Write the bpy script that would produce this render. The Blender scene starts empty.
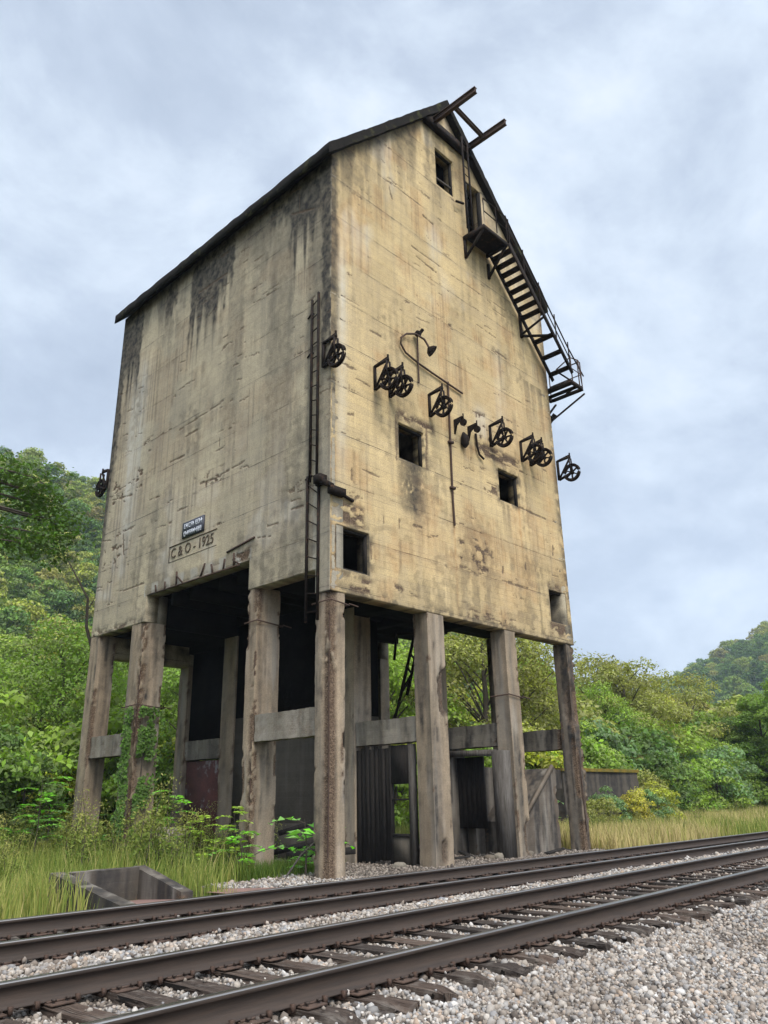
import bpy, math, random
import numpy as np
from mathutils import Matrix, Vector
random.seed(7); rng = np.random.default_rng(7)
S = bpy.context.scene; COL = S.collection; R = math.radians

# ------------------------------------------------------------------ helpers
def tag(o, label=None, cat=None, group=None, kind=None):
    if label: o['label'] = label
    if cat: o['category'] = cat
    if group: o['group'] = group
    if kind: o['kind'] = kind
    return o
def empty(name, loc=(0, 0, 0), rz=0, label=None, cat=None, group=None):
    o = bpy.data.objects.new(name, None); COL.objects.link(o)
    o.empty_display_size = .2; o.location = loc; o.rotation_euler = (0, 0, rz)
    return tag(o, label, cat, group)
def mesh(name, geo, mat, attrs=None, smooth=False, fattr=None):
    """geo: list of (V, F) pairs, F an (n,k) int array"""
    vs, li, ls, lt = [], [], [], []; off = 0; lo = 0
    for V, F in geo:
        V = np.asarray(V, float); F = np.asarray(F, int)
        if len(F) == 0: continue
        vs.append(V); li.append((F + off).ravel()); k = F.shape[1]
        ls.append(lo + np.arange(len(F)) * k); lt.append(np.full(len(F), k)); lo += F.size; off += len(V)
    V = np.concatenate(vs); L = np.concatenate(li); LS = np.concatenate(ls); LT = np.concatenate(lt)
    m = bpy.data.meshes.new(name); m.vertices.add(len(V)); m.vertices.foreach_set('co', V.astype(np.float32).ravel())
    m.loops.add(len(L)); m.loops.foreach_set('vertex_index', L.astype(np.int32))
    m.polygons.add(len(LS)); m.polygons.foreach_set('loop_start', LS.astype(np.int32)); m.polygons.foreach_set('loop_total', LT.astype(np.int32))
    m.update(calc_edges=True); m.validate()
    if attrs:
        for k, a in attrs.items():
            at = m.attributes.new(k, 'FLOAT', 'POINT'); at.data.foreach_set('value', np.asarray(a, np.float32))
    if fattr:
        for k, a in fattr.items():
            at = m.attributes.new(k, 'FLOAT', 'FACE'); at.data.foreach_set('value', np.asarray(a, np.float32))
    if smooth: m.polygons.foreach_set('use_smooth', np.ones(len(m.polygons), bool))
    m.materials.append(mat)
    return m
def link(name, m, parent=None):
    o = bpy.data.objects.new(name, m); COL.objects.link(o); o.parent = parent; return o
def obj(name, geo, mat, parent=None, **k): return link(name, mesh(name, geo, mat, **k), parent)
def copy_tree(o, parent=None):
    c = o.copy(); COL.objects.link(c); c.parent = parent
    for ch in list(o.children): copy_tree(ch, c)
    return c

BF = np.array([[0, 3, 2, 1], [4, 5, 6, 7], [0, 1, 5, 4], [1, 2, 6, 5], [2, 3, 7, 6], [3, 0, 4, 7]])
def box(x0, x1, y0, y1, z0, z1):
    return (np.array([[x0, y0, z0], [x1, y0, z0], [x1, y1, z0], [x0, y1, z0], [x0, y0, z1], [x1, y0, z1], [x1, y1, z1], [x0, y1, z1]], float), BF)
def bar(a, b, w=.05, h=None, up=(0, 0, 1)):
    a = np.array(a, float); b = np.array(b, float); h = h or w; d = b - a; L = np.linalg.norm(d); d = d / L
    u = np.array(up, float)
    if abs(d @ u) > .98: u = np.array([1., 0, 0])
    s = np.cross(d, u); s /= np.linalg.norm(s); u = np.cross(s, d)
    V = [p + s * i * w / 2 + u * j * h / 2 for p in (a, b) for i, j in ((-1, -1), (1, -1), (1, 1), (-1, 1))]
    return (np.array(V), BF)
def tube(pts, r, n=6, closed=False, cap=True):
    P = np.array(pts, float); k = len(P); rr = np.broadcast_to(np.asarray(r, float), (k,))
    T = np.gradient(P, axis=0)
    if closed: T = np.roll(P, -1, 0) - np.roll(P, 1, 0)
    T /= np.linalg.norm(T, axis=1)[:, None] + 1e-9
    ref = np.array([0, 0, 1.]) if abs(T[:, 2]).mean() < .8 else np.array([1., 0, 0])
    A = np.cross(T, ref); A /= np.linalg.norm(A, axis=1)[:, None] + 1e-9; B = np.cross(T, A)
    th = np.linspace(0, 2 * np.pi, n, endpoint=False)
    V = P[:, None] + rr[:, None, None] * (A[:, None] * np.cos(th)[None, :, None] + B[:, None] * np.sin(th)[None, :, None])
    V = V.reshape(-1, 3); F = []
    for i in range(k if closed else k - 1):
        j = (i + 1) % k
        for a in range(n): b = (a + 1) % n; F.append((i * n + a, i * n + b, j * n + b, j * n + a))
    g = [(V, np.array(F))]
    if cap and not closed: g += [(V[:n], np.arange(n)[None, ::-1]), (V[-n:], np.arange(n)[None])]
    return g
def prism(poly, axis, a, b):
    """extrude a 2-D polygon along an axis; axis 'y': poly=(x,z); 'x': poly=(y,z); 'z': poly=(x,y)"""
    n = len(poly); V = []
    for c in (a, b):
        for p, q in poly: V.append({'y': (p, c, q), 'x': (c, p, q), 'z': (p, q, c)}[axis])
    F = [(i, (i + 1) % n, n + (i + 1) % n, n + i) for i in range(n)]
    return [(V, F), (V[:n], [tuple(range(n))[::-1]]), (V[n:], [tuple(range(n))])]

# numpy value noise
def _h(ix, iy, iz, s):
    h = (ix * 374761393 + iy * 668265263 + iz * 2147483647 + s * 974634533) & 0xFFFFFFFF
    h = ((h ^ (h >> 13)) * 1274126177) & 0xFFFFFFFF
    return ((h ^ (h >> 16)) & 0xFFFF) / 65535.
def vnoise(x, y, z, seed=0):
    x, y, z = np.broadcast_arrays(*[np.asarray(t, float) for t in (x, y, z)])
    ix, iy, iz = [np.floor(t).astype(np.int64) for t in (x, y, z)]
    fx, fy, fz = x - ix, y - iy, z - iz; fx, fy, fz = [t * t * (3 - 2 * t) for t in (fx, fy, fz)]
    r = 0
    for a in (0, 1):
        for b in (0, 1):
            for c in (0, 1):
                r = r + _h(ix + a, iy + b, iz + c, seed) * (fx if a else 1 - fx) * (fy if b else 1 - fy) * (fz if c else 1 - fz)
    return r
def fbm(x, y, z, seed=0, o=4):
    r = 0; a = .5; t = 0
    for i in range(o): r = r + a * vnoise(x, y, z, seed + i * 17); t += a; a *= .5; x = np.asarray(x) * 2.03; y = np.asarray(y) * 2.03; z = np.asarray(z) * 2.03
    return r / t
def sst(a, b, x): t = np.clip((np.asarray(x, float) - a) / (b - a), 0, 1); return t * t * (3 - 2 * t)

# ------------------------------------------------------------------ materials
class NT:
    def __init__(s, name):
        s.m = bpy.data.materials.new(name); s.m.use_nodes = True; s.t = s.m.node_tree; s.t.nodes.clear()
        s.out = s.n('ShaderNodeOutputMaterial')
    def n(s, t, **k):
        x = s.t.nodes.new(t)
        for a, b in k.items(): setattr(x, a, b)
        return x
    def set(s, sock, v):
        if isinstance(v, bpy.types.NodeSocket): s.t.links.new(v, sock)
        else:
            if sock.type == 'RGBA' and len(v) == 3: v = (*v, 1)
            sock.default_value = v
    def math(s, op, a, b=0., c=0., clamp=False):
        x = s.n('ShaderNodeMath', operation=op, use_clamp=clamp)
        for i, v in enumerate((a, b, c)): s.set(x.inputs[i], v)
        return x.outputs[0]
    def mix(s, f, a, b, mode='MIX'):
        x = s.n('ShaderNodeMix', data_type='RGBA', blend_type=mode)
        s.set(x.inputs[0], f); s.set(x.inputs[6], a); s.set(x.inputs[7], b); return x.outputs[2]
    def ramp(s, f, stops):
        x = s.n('ShaderNodeValToRGB'); s.set(x.inputs[0], f); e = x.color_ramp.elements
        while len(e) < len(stops): e.new(.5)
        for i, (p, c) in enumerate(stops): e[i].position = p; e[i].color = (*c, 1) if len(c) == 3 else c
        return x.outputs[0]
    def mr(s, f, a, b, c=0., d=1.):
        x = s.n('ShaderNodeMapRange'); s.set(x.inputs[0], f)
        for i, v in enumerate((a, b, c, d)): x.inputs[i + 1].default_value = v
        return x.outputs[0]
    def noise(s, vec, scale, detail=4, rough=.55, dist=0.):
        x = s.n('ShaderNodeTexNoise'); s.set(x.inputs['Vector'], vec); x.inputs['Scale'].default_value = scale
        x.inputs['Detail'].default_value = detail; x.inputs['Roughness'].default_value = rough; x.inputs['Distortion'].default_value = dist
        return x.outputs['Fac']
    def vor(s, vec, scale, out='Distance', feat='F1'):
        x = s.n('ShaderNodeTexVoronoi', feature=feat); s.set(x.inputs['Vector'], vec); x.inputs['Scale'].default_value = scale; return x.outputs[out]
    def vmul(s, vec, v):
        x = s.n('ShaderNodeVectorMath', operation='MULTIPLY'); s.set(x.inputs[0], vec); x.inputs[1].default_value = v; return x.outputs[0]
    def obj(s): return s.n('ShaderNodeTexCoord').outputs['Object']
    def attr(s, name, out='Fac'): return s.n('ShaderNodeAttribute', attribute_name=name).outputs[out]
    def bump(s, h, strength=.5, dist=.02):
        x = s.n('ShaderNodeBump'); s.set(x.inputs['Height'], h); x.inputs['Strength'].default_value = strength; x.inputs['Distance'].default_value = dist; return x.outputs[0]
    def bsdf(s, col, rough=.9, normal=None, metal=0., spec=.3):
        b = s.n('ShaderNodeBsdfPrincipled'); s.set(b.inputs['Base Color'], col); s.set(b.inputs['Roughness'], rough)
        s.set(b.inputs['Metallic'], metal); b.inputs['Specular IOR Level'].default_value = spec
        if normal is not None: s.set(b.inputs['Normal'], normal)
        return b
    def done(s, b): s.t.links.new(b.outputs[0], s.out.inputs[0]); return s.m

def concrete(name, A, B, lift=True, dark=(.035, .032, .03), boards=1., vboards=False, grime=.5):
    t = NT(name); o = t.obj()
    sep = t.n('ShaderNodeSeparateXYZ'); t.set(sep.inputs[0], o); X, Y, Z = sep.outputs
    n1 = t.noise(o, .55, 6, .6); n2 = t.noise(o, 5., 5, .65); n3 = t.noise(o, 38., 4, .7)
    st = t.noise(t.vmul(o, (3.2, 3.2, .22)), 1., 5, .6); hz = t.noise(t.vmul(o, (.5, .5, 5.)), 1., 5, .6)
    c = t.mix(t.mr(n1, .3, .7), A, B)
    c = t.mix(t.mr(hz, .45, .75, 0, .45), c, tuple(x * .62 for x in A), 'MIX')
    c = t.mix(t.mr(t.noise(o, .35, 3, .5, .6), .42, .68, 0, .35), c, tuple(x * 1.18 for x in A))
    c = t.mix(t.mr(st, .5, .78, 0, grime), c, (.16, .145, .12))
    c = t.mix(t.mr(n2, .48, .75, 0, .35), c, tuple(x * .5 for x in B))
    c = t.mix(t.mr(n3, .35, .60, .45, 0), c, (.10, .085, .065))
    dr = t.noise(t.vmul(o, (11, 11, .5)), 1., 5, .7); c = t.mix(t.mr(dr, .58, .74, 0, .4 * grime), c, (.085, .072, .058)); c = t.mix(t.mr(dr, .42, .28, 0, .3), c, tuple(min(1, x * 1.35) for x in A))
    pit_ = t.vor(o, 26.); c = t.mix(t.mr(pit_, .10, .05, 0, .7), c, (.05, .042, .034))
    h = t.math('ADD', t.math('MULTIPLY', n3, .35), t.math('MULTIPLY', n2, .5))
    wob = t.math('MULTIPLY', t.math('ADD', t.math('SUBTRACT', n2, .5), t.math('MULTIPLY', t.math('SUBTRACT', n1, .5), 1.2)), .08)
    if boards:
        zz = t.math('ADD', Z if not vboards else t.math('ADD', X, Y), t.math('MULTIPLY', wob, .25))
        fr = t.math('FRACT', t.math('DIVIDE', zz, .146)); ln = t.math('LESS_THAN', fr, .07)
        bf = t.math('MULTIPLY', ln, t.mr(t.noise(t.vmul(o, (1.1, 1.1, 8)), 1., 3), .4, .62, 0, .38 * boards))
        c = t.mix(bf, c, (.12, .1, .08)); h = t.math('SUBTRACT', h, t.math('MULTIPLY', ln, .35))
        # each board its own slight tone
        fl = t.math('FLOOR', t.math('DIVIDE', zz, .146)); wn = t.n('ShaderNodeTexWhiteNoise', noise_dimensions='1D'); t.set(wn.inputs['W'], fl)
        c = t.mix(t.math('MULTIPLY', wn.outputs[0], .16 * boards), c, (.22, .19, .15))
    if lift:
        z2 = t.math('ADD', Z, t.math('MULTIPLY', wob, .6))
        fr = t.math('FRACT', t.math('DIVIDE', t.math('SUBTRACT', z2, 6.17), 1.095)); 
        ln = t.math('LESS_THAN', fr, t.mr(n2, .3, .7, .006, .032)); lf = t.math('MULTIPLY', ln, t.mr(t.noise(t.vmul(o, (.9, .9, 4)), 1., 6, .7), .40, .60, .0, .85))
        sh = t.math('MULTIPLY', t.mr(fr, 1.0, .86, .22, 0.), t.mr(n1, .4, .6, .3, 1.))
        c = t.mix(sh, c, (.15, .13, .105)); c = t.mix(lf, c, (.07, .058, .045)); h = t.math('SUBTRACT', h, t.math('MULTIPLY', ln, .8))
    c = t.mix(t.math('MULTIPLY', t.attr('rust'), t.mr(n2, .25, .7, .25, 1.)), c, (.36, .15, .045))
    c = t.mix(t.math('MULTIPLY', t.attr('white'), t.mr(st, .3, .65, .2, 1.)), c, (.55, .53, .47))
    c = t.mix(t.math('MULTIPLY', t.attr('stain'), t.mr(n2, .2, .62, .55, 1.), clamp=True), c, dark)
    ag = t.mix(t.vor(o, 42., 'Color'), (.048, .031, .022), (.17, .12, .08))
    c = t.mix(t.attr('spall'), c, ag)
    h = t.math('ADD', h, t.math('MULTIPLY', t.attr('spall'), t.math('MULTIPLY', t.vor(o, 42.), 1.6)))
    return t.done(t.bsdf(c, .93, t.bump(h, .55, .015), spec=.12))
def plain(name, A, B, scale=8., rough=.8, metal=0., bump=.4, bd=.01, stretch=(1, 1, 1), spec=.3, sp=None):
    t = NT(name); o = t.vmul(t.obj(), stretch); n = t.noise(o, scale, 6, .65); n2 = t.noise(o, scale * 6, 4, .6)
    c = t.mix(t.mr(n, .3, .7), A, B); c = t.mix(t.mr(n2, .5, .75, 0, .5), c, tuple(x * .5 for x in A))
    if sp: c = t.mix(t.mr(t.noise(t.obj(), scale * .7, 5, .7), .56, .66), c, sp)
    return t.done(t.bsdf(c, rough, t.bump(t.math('ADD', n, n2), bump, bd), metal, spec))
M = {}
M['front'] = concrete('concrete_front', (.62, .465, .245), (.42, .31, .155), grime=.5, boards=.95)
M['side'] = concrete('concrete_side', (.54, .45, .30), (.35, .30, .215), grime=.6, boards=1.1)
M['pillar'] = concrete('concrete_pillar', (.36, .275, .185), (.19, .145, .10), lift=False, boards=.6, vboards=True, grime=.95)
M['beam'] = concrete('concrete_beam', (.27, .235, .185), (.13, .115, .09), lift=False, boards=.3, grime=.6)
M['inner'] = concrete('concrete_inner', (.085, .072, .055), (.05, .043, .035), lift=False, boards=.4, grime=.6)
M['nearblack'] = plain('near_black_concrete', (.014, .013, .012), (.007, .007, .007), 3, .97, 0, .5, .02, spec=.03)  # near-black concrete for bin floor, girders, upper shaft and upper infill
M['ruin'] = concrete('concrete_ruin', (.115, .092, .07), (.05, .042, .034), lift=False, boards=.8, grime=.6)
M['butt'] = concrete('concrete_buttress', (.15, .115, .085), (.055, .045, .036), lift=False, boards=.8, grime=1.)
M['moss'] = plain('moss', (.20, .125, .012), (.07, .07, .015), 2, .95)
M['roof'] = plain('roof_slab', (.020, .017, .015), (.010, .009, .008), 3, .97, sp=(.045, .045, .02), spec=.08)
M['steel'] = plain('dark_steel', (.020, .014, .011), (.010, .008, .007), 14, .85, .0, spec=.12, sp=(.05, .026, .015))
M['rust'] = plain('rusty_steel', (.085, .05, .035), (.04, .026, .02), 16, .85, .1)
M['rail'] = plain('rail_side', (.050, .034, .025), (.026, .019, .015), 9, .72, .0, stretch=(.2, 3, 3), bd=.003)
M['railtop'] = plain('rail_polished_top', (.40, .37, .34), (.25, .23, .21), 5, .34, 1., .1, .001, stretch=(.1, 8, 1))
M['plate'] = plain('tie_plate_steel', (.10, .062, .045), (.05, .034, .026), 22, .85, .1)
def tiemat():
    t = NT('weathered_tie'); oi = t.n('ShaderNodeObjectInfo').outputs['Random']; o = t.obj(); g = t.noise(t.vmul(o, (26, 1.2, 26)), 1., 6, .7); n = t.noise(o, 5, 5, .65); cr = t.noise(t.vmul(o, (60, 1.0, 8)), 1., 3, .6)
    c = t.mix(oi, t.ramp(g, [(.3, (.016, .014, .013)), (.7, (.060, .048, .040))]), t.ramp(g, [(.3, (.040, .026, .020)), (.7, (.14, .10, .075))]))
    c = t.mix(t.mr(n, .5, .68, 0, .55), c, (.19, .165, .14)); c = t.mix(t.mr(cr, .60, .66, 0, .9), c, (.008, .007, .006))
    return t.done(t.bsdf(c, .93, t.bump(t.math('SUBTRACT', g, t.mr(cr, .58, .66)), 1., .02), spec=.15))
M['tie'] = tiemat()
M['timber'] = plain('old_timber', (.032, .026, .021), (.007, .006, .006), 11, .9, 0, .8, .02, stretch=(4, 4, .5))
M['timberlight'] = plain('grey_timber', (.22, .20, .18), (.09, .075, .06), 7, .95, 0, 1., .04, stretch=(5, 5, .4), spec=.05)
M['redfloor'] = plain('reddish_slab', (.23, .13, .105), (.15, .095, .08), 2.5, .85)
M['white'] = plain('white_paint', (.7, .72, .76), (.5, .52, .58), 20, .6)
M['navy'] = plain('navy_enamel', (.028, .03, .042), (.05, .052, .062), 20, .5)
M['bark'] = plain('bark', (.12, .095, .07), (.06, .05, .04), 9, .95, 0, 1., .03, stretch=(2, 2, .4))
M['letter'] = plain('letter_shadow', (.10, .075, .05), (.06, .045, .03), 12, .95)
M['glass'] = plain('lamp_glass', (.05, .06, .05), (.03, .03, .03), 10, .3)

def leafmat(name, sat=1., use_color=True, tr=.35):
    t = NT(name); oi = t.n('ShaderNodeObjectInfo'); rnd = t.attr('rnd'); clump = t.attr('clump')
    base = oi.outputs['Color'] if use_color else t.ramp(oi.outputs['Random'], [(0, (.06, .10, .03)), (.3, (.10, .16, .035)), (.6, (.16, .21, .04)), (.85, (.24, .25, .05)), (1, (.20, .17, .06))])
    hs = t.n('ShaderNodeHueSaturation'); t.set(hs.inputs['Color'], base)
    t.set(hs.inputs['Hue'], t.math('ADD', .485, t.math('ADD', t.math('MULTIPLY', rnd, .02), t.math('MULTIPLY', clump, .015))))
    t.set(hs.inputs['Saturation'], t.math('ADD', .78, t.math('MULTIPLY', rnd, .32))); 
    t.set(hs.inputs['Value'], t.math('ADD', .72, t.math('ADD', t.math('MULTIPLY', rnd, .75), t.math('MULTIPLY', clump, .45))))
    c = hs.outputs[0]
    b = t.bsdf(c, .65, spec=.15); tl = t.n('ShaderNodeBsdfTranslucent'); t.set(tl.inputs[0], t.mix(.5, c, (.35, .45, .05), 'MULTIPLY')); t.set(tl.inputs[0], t.mix(1., c, (1.3, 1.4, .6), 'MULTIPLY'))
    mx = t.n('ShaderNodeMixShader'); mx.inputs[0].default_value = tr; t.t.links.new(b.outputs[0], mx.inputs[1]); t.t.links.new(tl.outputs[0], mx.inputs[2])
    t.t.links.new(mx.outputs[0], t.out.inputs[0]); return t.m
M['leaf'] = leafmat('leaf'); M['leaf_far'] = leafmat('leaf_far', use_color=False, tr=.25)
def grassmat():
    t = NT('grass_blades'); r = t.attr('rnd')
    c = t.ramp(r, [(0, (.08, .14, .022)), (.35, (.17, .23, .04)), (.65, (.34, .34, .085)), (1, (.50, .40, .18))])
    b = t.bsdf(c, .6, spec=.2); tl = t.n('ShaderNodeBsdfTranslucent'); t.set(tl.inputs[0], c)
    mx = t.n('ShaderNodeMixShader'); mx.inputs[0].default_value = .35; t.t.links.new(b.outputs[0], mx.inputs[1]); t.t.links.new(tl.outputs[0], mx.inputs[2])
    t.t.links.new(mx.outputs[0], t.out.inputs[0]); return t.m
M['grass'] = grassmat()
def stonemat():
    t = NT('ballast_stone'); r = t.attr('rnd'); o = t.obj(); n = t.noise(o, 60, 4, .6)
    c = t.ramp(r, [(0, (.06, .05, .043)), (.15, (.17, .14, .115)), (.35, (.31, .27, .225)), (.52, (.20, .20, .205)), (.68, (.42, .38, .33)), (.82, (.33, .245, .18)), (.90, (.50, .475, .44)), (1, (.11, .105, .10))])
    c = t.mix(t.mr(n, .45, .7, 0, .4), c, (.16, .13, .11)); c = t.mix(t.mr(t.noise(o, .8, 4, .6), .42, .7, 0, .45), c, (.15, .115, .085)); return t.done(t.bsdf(c, .88, t.bump(n, .4, .004), spec=.2))
M['stone'] = stonemat()
def groundmat():
    t = NT('ground_soil'); o = t.obj(); n = t.noise(o, .6, 6, .6); n2 = t.noise(o, 9, 5, .7)
    c = t.mix(t.mr(n, .35, .65), (.065, .075, .025), (.12, .11, .05)); c = t.mix(t.mr(n2, .45, .7, 0, .6), c, (.05, .04, .025))
    return t.done(t.bsdf(c, .95, t.bump(n2, .8, .05), spec=.1))
M['ground'] = groundmat()
def ballastmat():
    t = NT('ballast_bed'); o = t.obj(); v = t.vor(o, 24., 'Color'); d = t.vor(o, 24.)
    c = t.ramp(v, [(0, (.05, .043, .036)), (.4, (.14, .12, .10)), (.7, (.22, .195, .165)), (1, (.30, .26, .22))])
    c = t.mix(t.mr(d, .25, .6, 0, .8), c, (.05, .04, .035)); return t.done(t.bsdf(c, .95, t.bump(t.math('SUBTRACT', 1., d), 1., .03), spec=.1))
M['ballast'] = ballastmat()
M['forestfloor'] = plain('forest_floor', (.035, .05, .02), (.02, .03, .015), .3, .95)
# ------------------------------------------------------------------ coaling tower
W, D = 8.8, 9.5
def rz_out(x): return 20.5 - abs(x - 4.4) * 1.049         # roof outer surface
def rz_in(x): return rz_out(x) - .27
tower = empty('coaling_tower', (0, 0, 0), 0, 'tall weathered yellowish concrete coaling tower with gabled roof, standing on pillars beside the tracks', 'tower')
FM =  [(0.56, 15.77, 0.66, 15.62), (1.97, 15.89, 2.07, 15.57), (2.47, 16.05, 2.78, 16.02), (2.94, 16.05, 3.17, 16.04), (3.28, 15.77, 3.69, 15.72), (3.33, 15.19, 3.57, 15.1), (2.78, 14.5, 4.06, 14.46), (2.93, 14.27, 3.71, 14.19), (4.35, 14.45, 7.33, 14.53), (5.37, 13.37, 6.24, 13.33), (6.19, 12.87, 6.71, 12.85), (6.22, 14.26, 6.93, 14.28), (0.92, 7.75, 1.39, 7.72), (0.6, 7.67, 0.6, 7.44), (1.54, 6.93, 1.53, 6.7), (2.02, 6.91, 2.01, 6.7), (2.48, 6.88, 2.76, 6.9), (2.17, 9.47, 3.34, 9.49), (1.98, 9.4, 1.98, 8.31), (3.06, 9.39, 3.02, 8.4), (-0.03, 6.42, 0.88, 6.48), (1.13, 6.15, 1.14, 5.85), (5.08, 9.71, 6.83, 9.56), (5.31, 8.7, 5.78, 8.72), (5.33, 8.49, 5.75, 8.49), (6.76, 8.4, 7.98, 8.36), (4.16, 6.59, 4.15, 6.42), (4.6, 6.58, 4.6, 6.46), (5.36, 6.87, 5.34, 6.71), (5.15, 6.54, 5.15, 6.39), (5.78, 6.57, 5.76, 6.41), (6.8, 6.87, 6.8, 6.71), (7.24, 6.91, 7.24, 6.74), (5.1, 7.09, 5.13, 7.02), (4.58, 7.08, 4.81, 7.03), (4.36, 6.26, 4.58, 6.21), (8.23, 7.64, 8.18, 7.37), (5.99, 6.2, 6.82, 6.21), (7.82, 6.39, 8.36, 6.4), (0.53, 9.6, 0.52, 9.43), (1.2, 11.28, 1.56, 11.28), (0.15, 8.4, 0.43, 8.41), (0.74, 9.86, 1.17, 9.83), (8.32, 12.34, 8.54, 12.36), (4.79, 12.1, 4.96, 12.05), (7.67, 5.46, 8.58, 5.43), (2.29, 5.34, 2.48, 5.28), (1.86, 5.35, 2.04, 5.29), (4.86, 5.2, 5.49, 5.17), (4.34, 5.29, 4.72, 5.27), (0.06, 9.59, 0.14, 9.45), (0.09, 9.12, 0.17, 9.06), (0.09, 8.73, 0.17, 8.69), (-0.02, 8.01, 0.12, 6.85)]
LM =  [(5.84, 10.39, 3.99, 10.49), (5.5, 10.09, 4.97, 10.11), (4.94, 13.35, 4.45, 13.49), (7.61, 10.56, 7.31, 10.61), (6.16, 9.58, 5.52, 9.56), (3.98, 9.52, 3.95, 9.15), (7.62, 10.61, 7.32, 10.68), (9.04, 9.33, 8.02, 9.2), (9.07, 9.5, 7.77, 9.67), (7.03, 8.77, 6.57, 8.74), (8.34, 8.28, 8.15, 7.51), (8.77, 6.93, 8.58, 7.2), (8.01, 6.49, 6.97, 6.5), (4.68, 8.54, 3.86, 8.49), (9.43, 8.2, 8.95, 8.11), (3.87, 8.52, 2.93, 8.58), (1.98, 6.77, 1.64, 6.75), (1.29, 7.35, 0.91, 7.52), (1.22, 7.13, 0.91, 7.1), (1.21, 6.94, 0.83, 6.92), (2.32, 6.59, 1.79, 6.5), (1.51, 15.36, 1.13, 15.28), (1.43, 14.67, 0.62, 14.34), (1.16, 15.27, 1.13, 14.41), (2.76, 15.35, 2.31, 15.33), (5.33, 14.39, 4.07, 14.35), (3.07, 13.23, 2.37, 13.23)]
def segmask(u, z, segs, w0=.035, seed=3):
    m = np.zeros_like(u); j = (fbm(u * 9, z * 9, 0, seed, 3) - .5)
    for i, s in enumerate(segs):
        a, b, c, d = s[:4]; w = s[4] if len(s) > 4 else w0 * (1 + .5 * math.sin(i * 2.1))
        L2 = (c - a) ** 2 + (d - b) ** 2 + 1e-9
        t = np.clip(((u - a) * (c - a) + (z - b) * (d - b)) / L2, 0, 1)
        dist = np.hypot(u - a - t * (c - a), (z - b - t * (d - b)))
        m = np.maximum(m, 1 - sst(.45, 1., (dist + j * w * 1.6) / w))
    return m
def wall_sheet(name, plane, const, u0, u1, zb, top, holes, T, res, fields, mat, inward):
    """thick wall shell: gridded outer face with openings, reveals and inner face"""
    us = set(np.linspace(u0, u1, int((u1 - u0) / res) + 1)); ztop = max(top(u) for u in np.linspace(u0, u1, 60))
    zs = set(np.linspace(zb, ztop, int((ztop - zb) / res) + 1))
    for a, b, c, d in holes:
        for s, vals in ((us, (a, b)), (zs, (c, d))):
            for v in vals:
                lo, hi = min(s), max(s)
                if lo < v < hi: s.add(v)
    def clean(s, keep):
        s = sorted(s); out = []
        for v in s:
            if out and v - out[-1] < res * .35:
                if any(abs(v - k) < 1e-6 for k in keep): out[-1] = v
                continue
            out.append(v)
        return np.array(out)
    us = clean(us, [h for q in holes for h in q[:2]] + [u1]); zs = clean(zs, [h for q in holes for h in q[2:]])
    U, Z = np.meshgrid(us, zs, indexing='ij'); tp = np.vectorize(top)(U)
    uc = (us[:-1] + us[1:]) / 2; zc = (zs[:-1] + zs[1:]) / 2
    UC, ZC = np.meshgrid(uc, zc, indexing='ij'); keep = ZC < np.vectorize(top)(UC)
    for a, b, c, d in holes: keep &= ~((UC > a) & (UC < b) & (ZC > c) & (ZC < d))
    Zt = np.minimum(Z, tp)
    sp, stn, rs, wh, dep = fields(U, Zt)
    n = len(zs); idx = np.arange(U.size).reshape(U.shape)
    I, J = np.nonzero(keep)
    F = np.stack([idx[I, J], idx[I + 1, J], idx[I + 1, J + 1], idx[I, J + 1]], 1)
    used, inv = np.unique(F, return_inverse=True); F = inv.reshape(F.shape)
    u = U.ravel()[used]; z = Zt.ravel()[used]; dd = dep.ravel()[used]
    def pos(depth, u, z):
        if plane == 'y': return np.stack([u, const + inward * depth, z], 1)
        return np.stack([const + inward * depth, u, z], 1)
    Vo = pos(dd, u, z); Vi = pos(np.full(len(u), T), u, z)
    # boundary edges
    E = np.concatenate([F[:, [0, 1]], F[:, [1, 2]], F[:, [2, 3]], F[:, [3, 0]]]); key = np.sort(E, 1); k = key[:, 0] * (len(u) + 1) + key[:, 1]
    _, first, cnt = np.unique(k, return_index=True, return_counts=True); B = E[first[cnt == 1]]
    # jag the boundary a little where it is exposed
    N = len(u); Fs = np.stack([B[:, 1], B[:, 0], B[:, 0] + N, B[:, 1] + N], 1)
    V = np.concatenate([Vo, Vi]); Fall = np.concatenate([F, F[:, ::-1] + N, Fs])
    at = {k2: np.concatenate([a.ravel()[used], a.ravel()[used]]) for k2, a in dict(spall=sp, stain=stn, rust=rs, white=wh).items()}
    return obj(name, [(V, Fall)], mat, tower, attrs=at)

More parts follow.
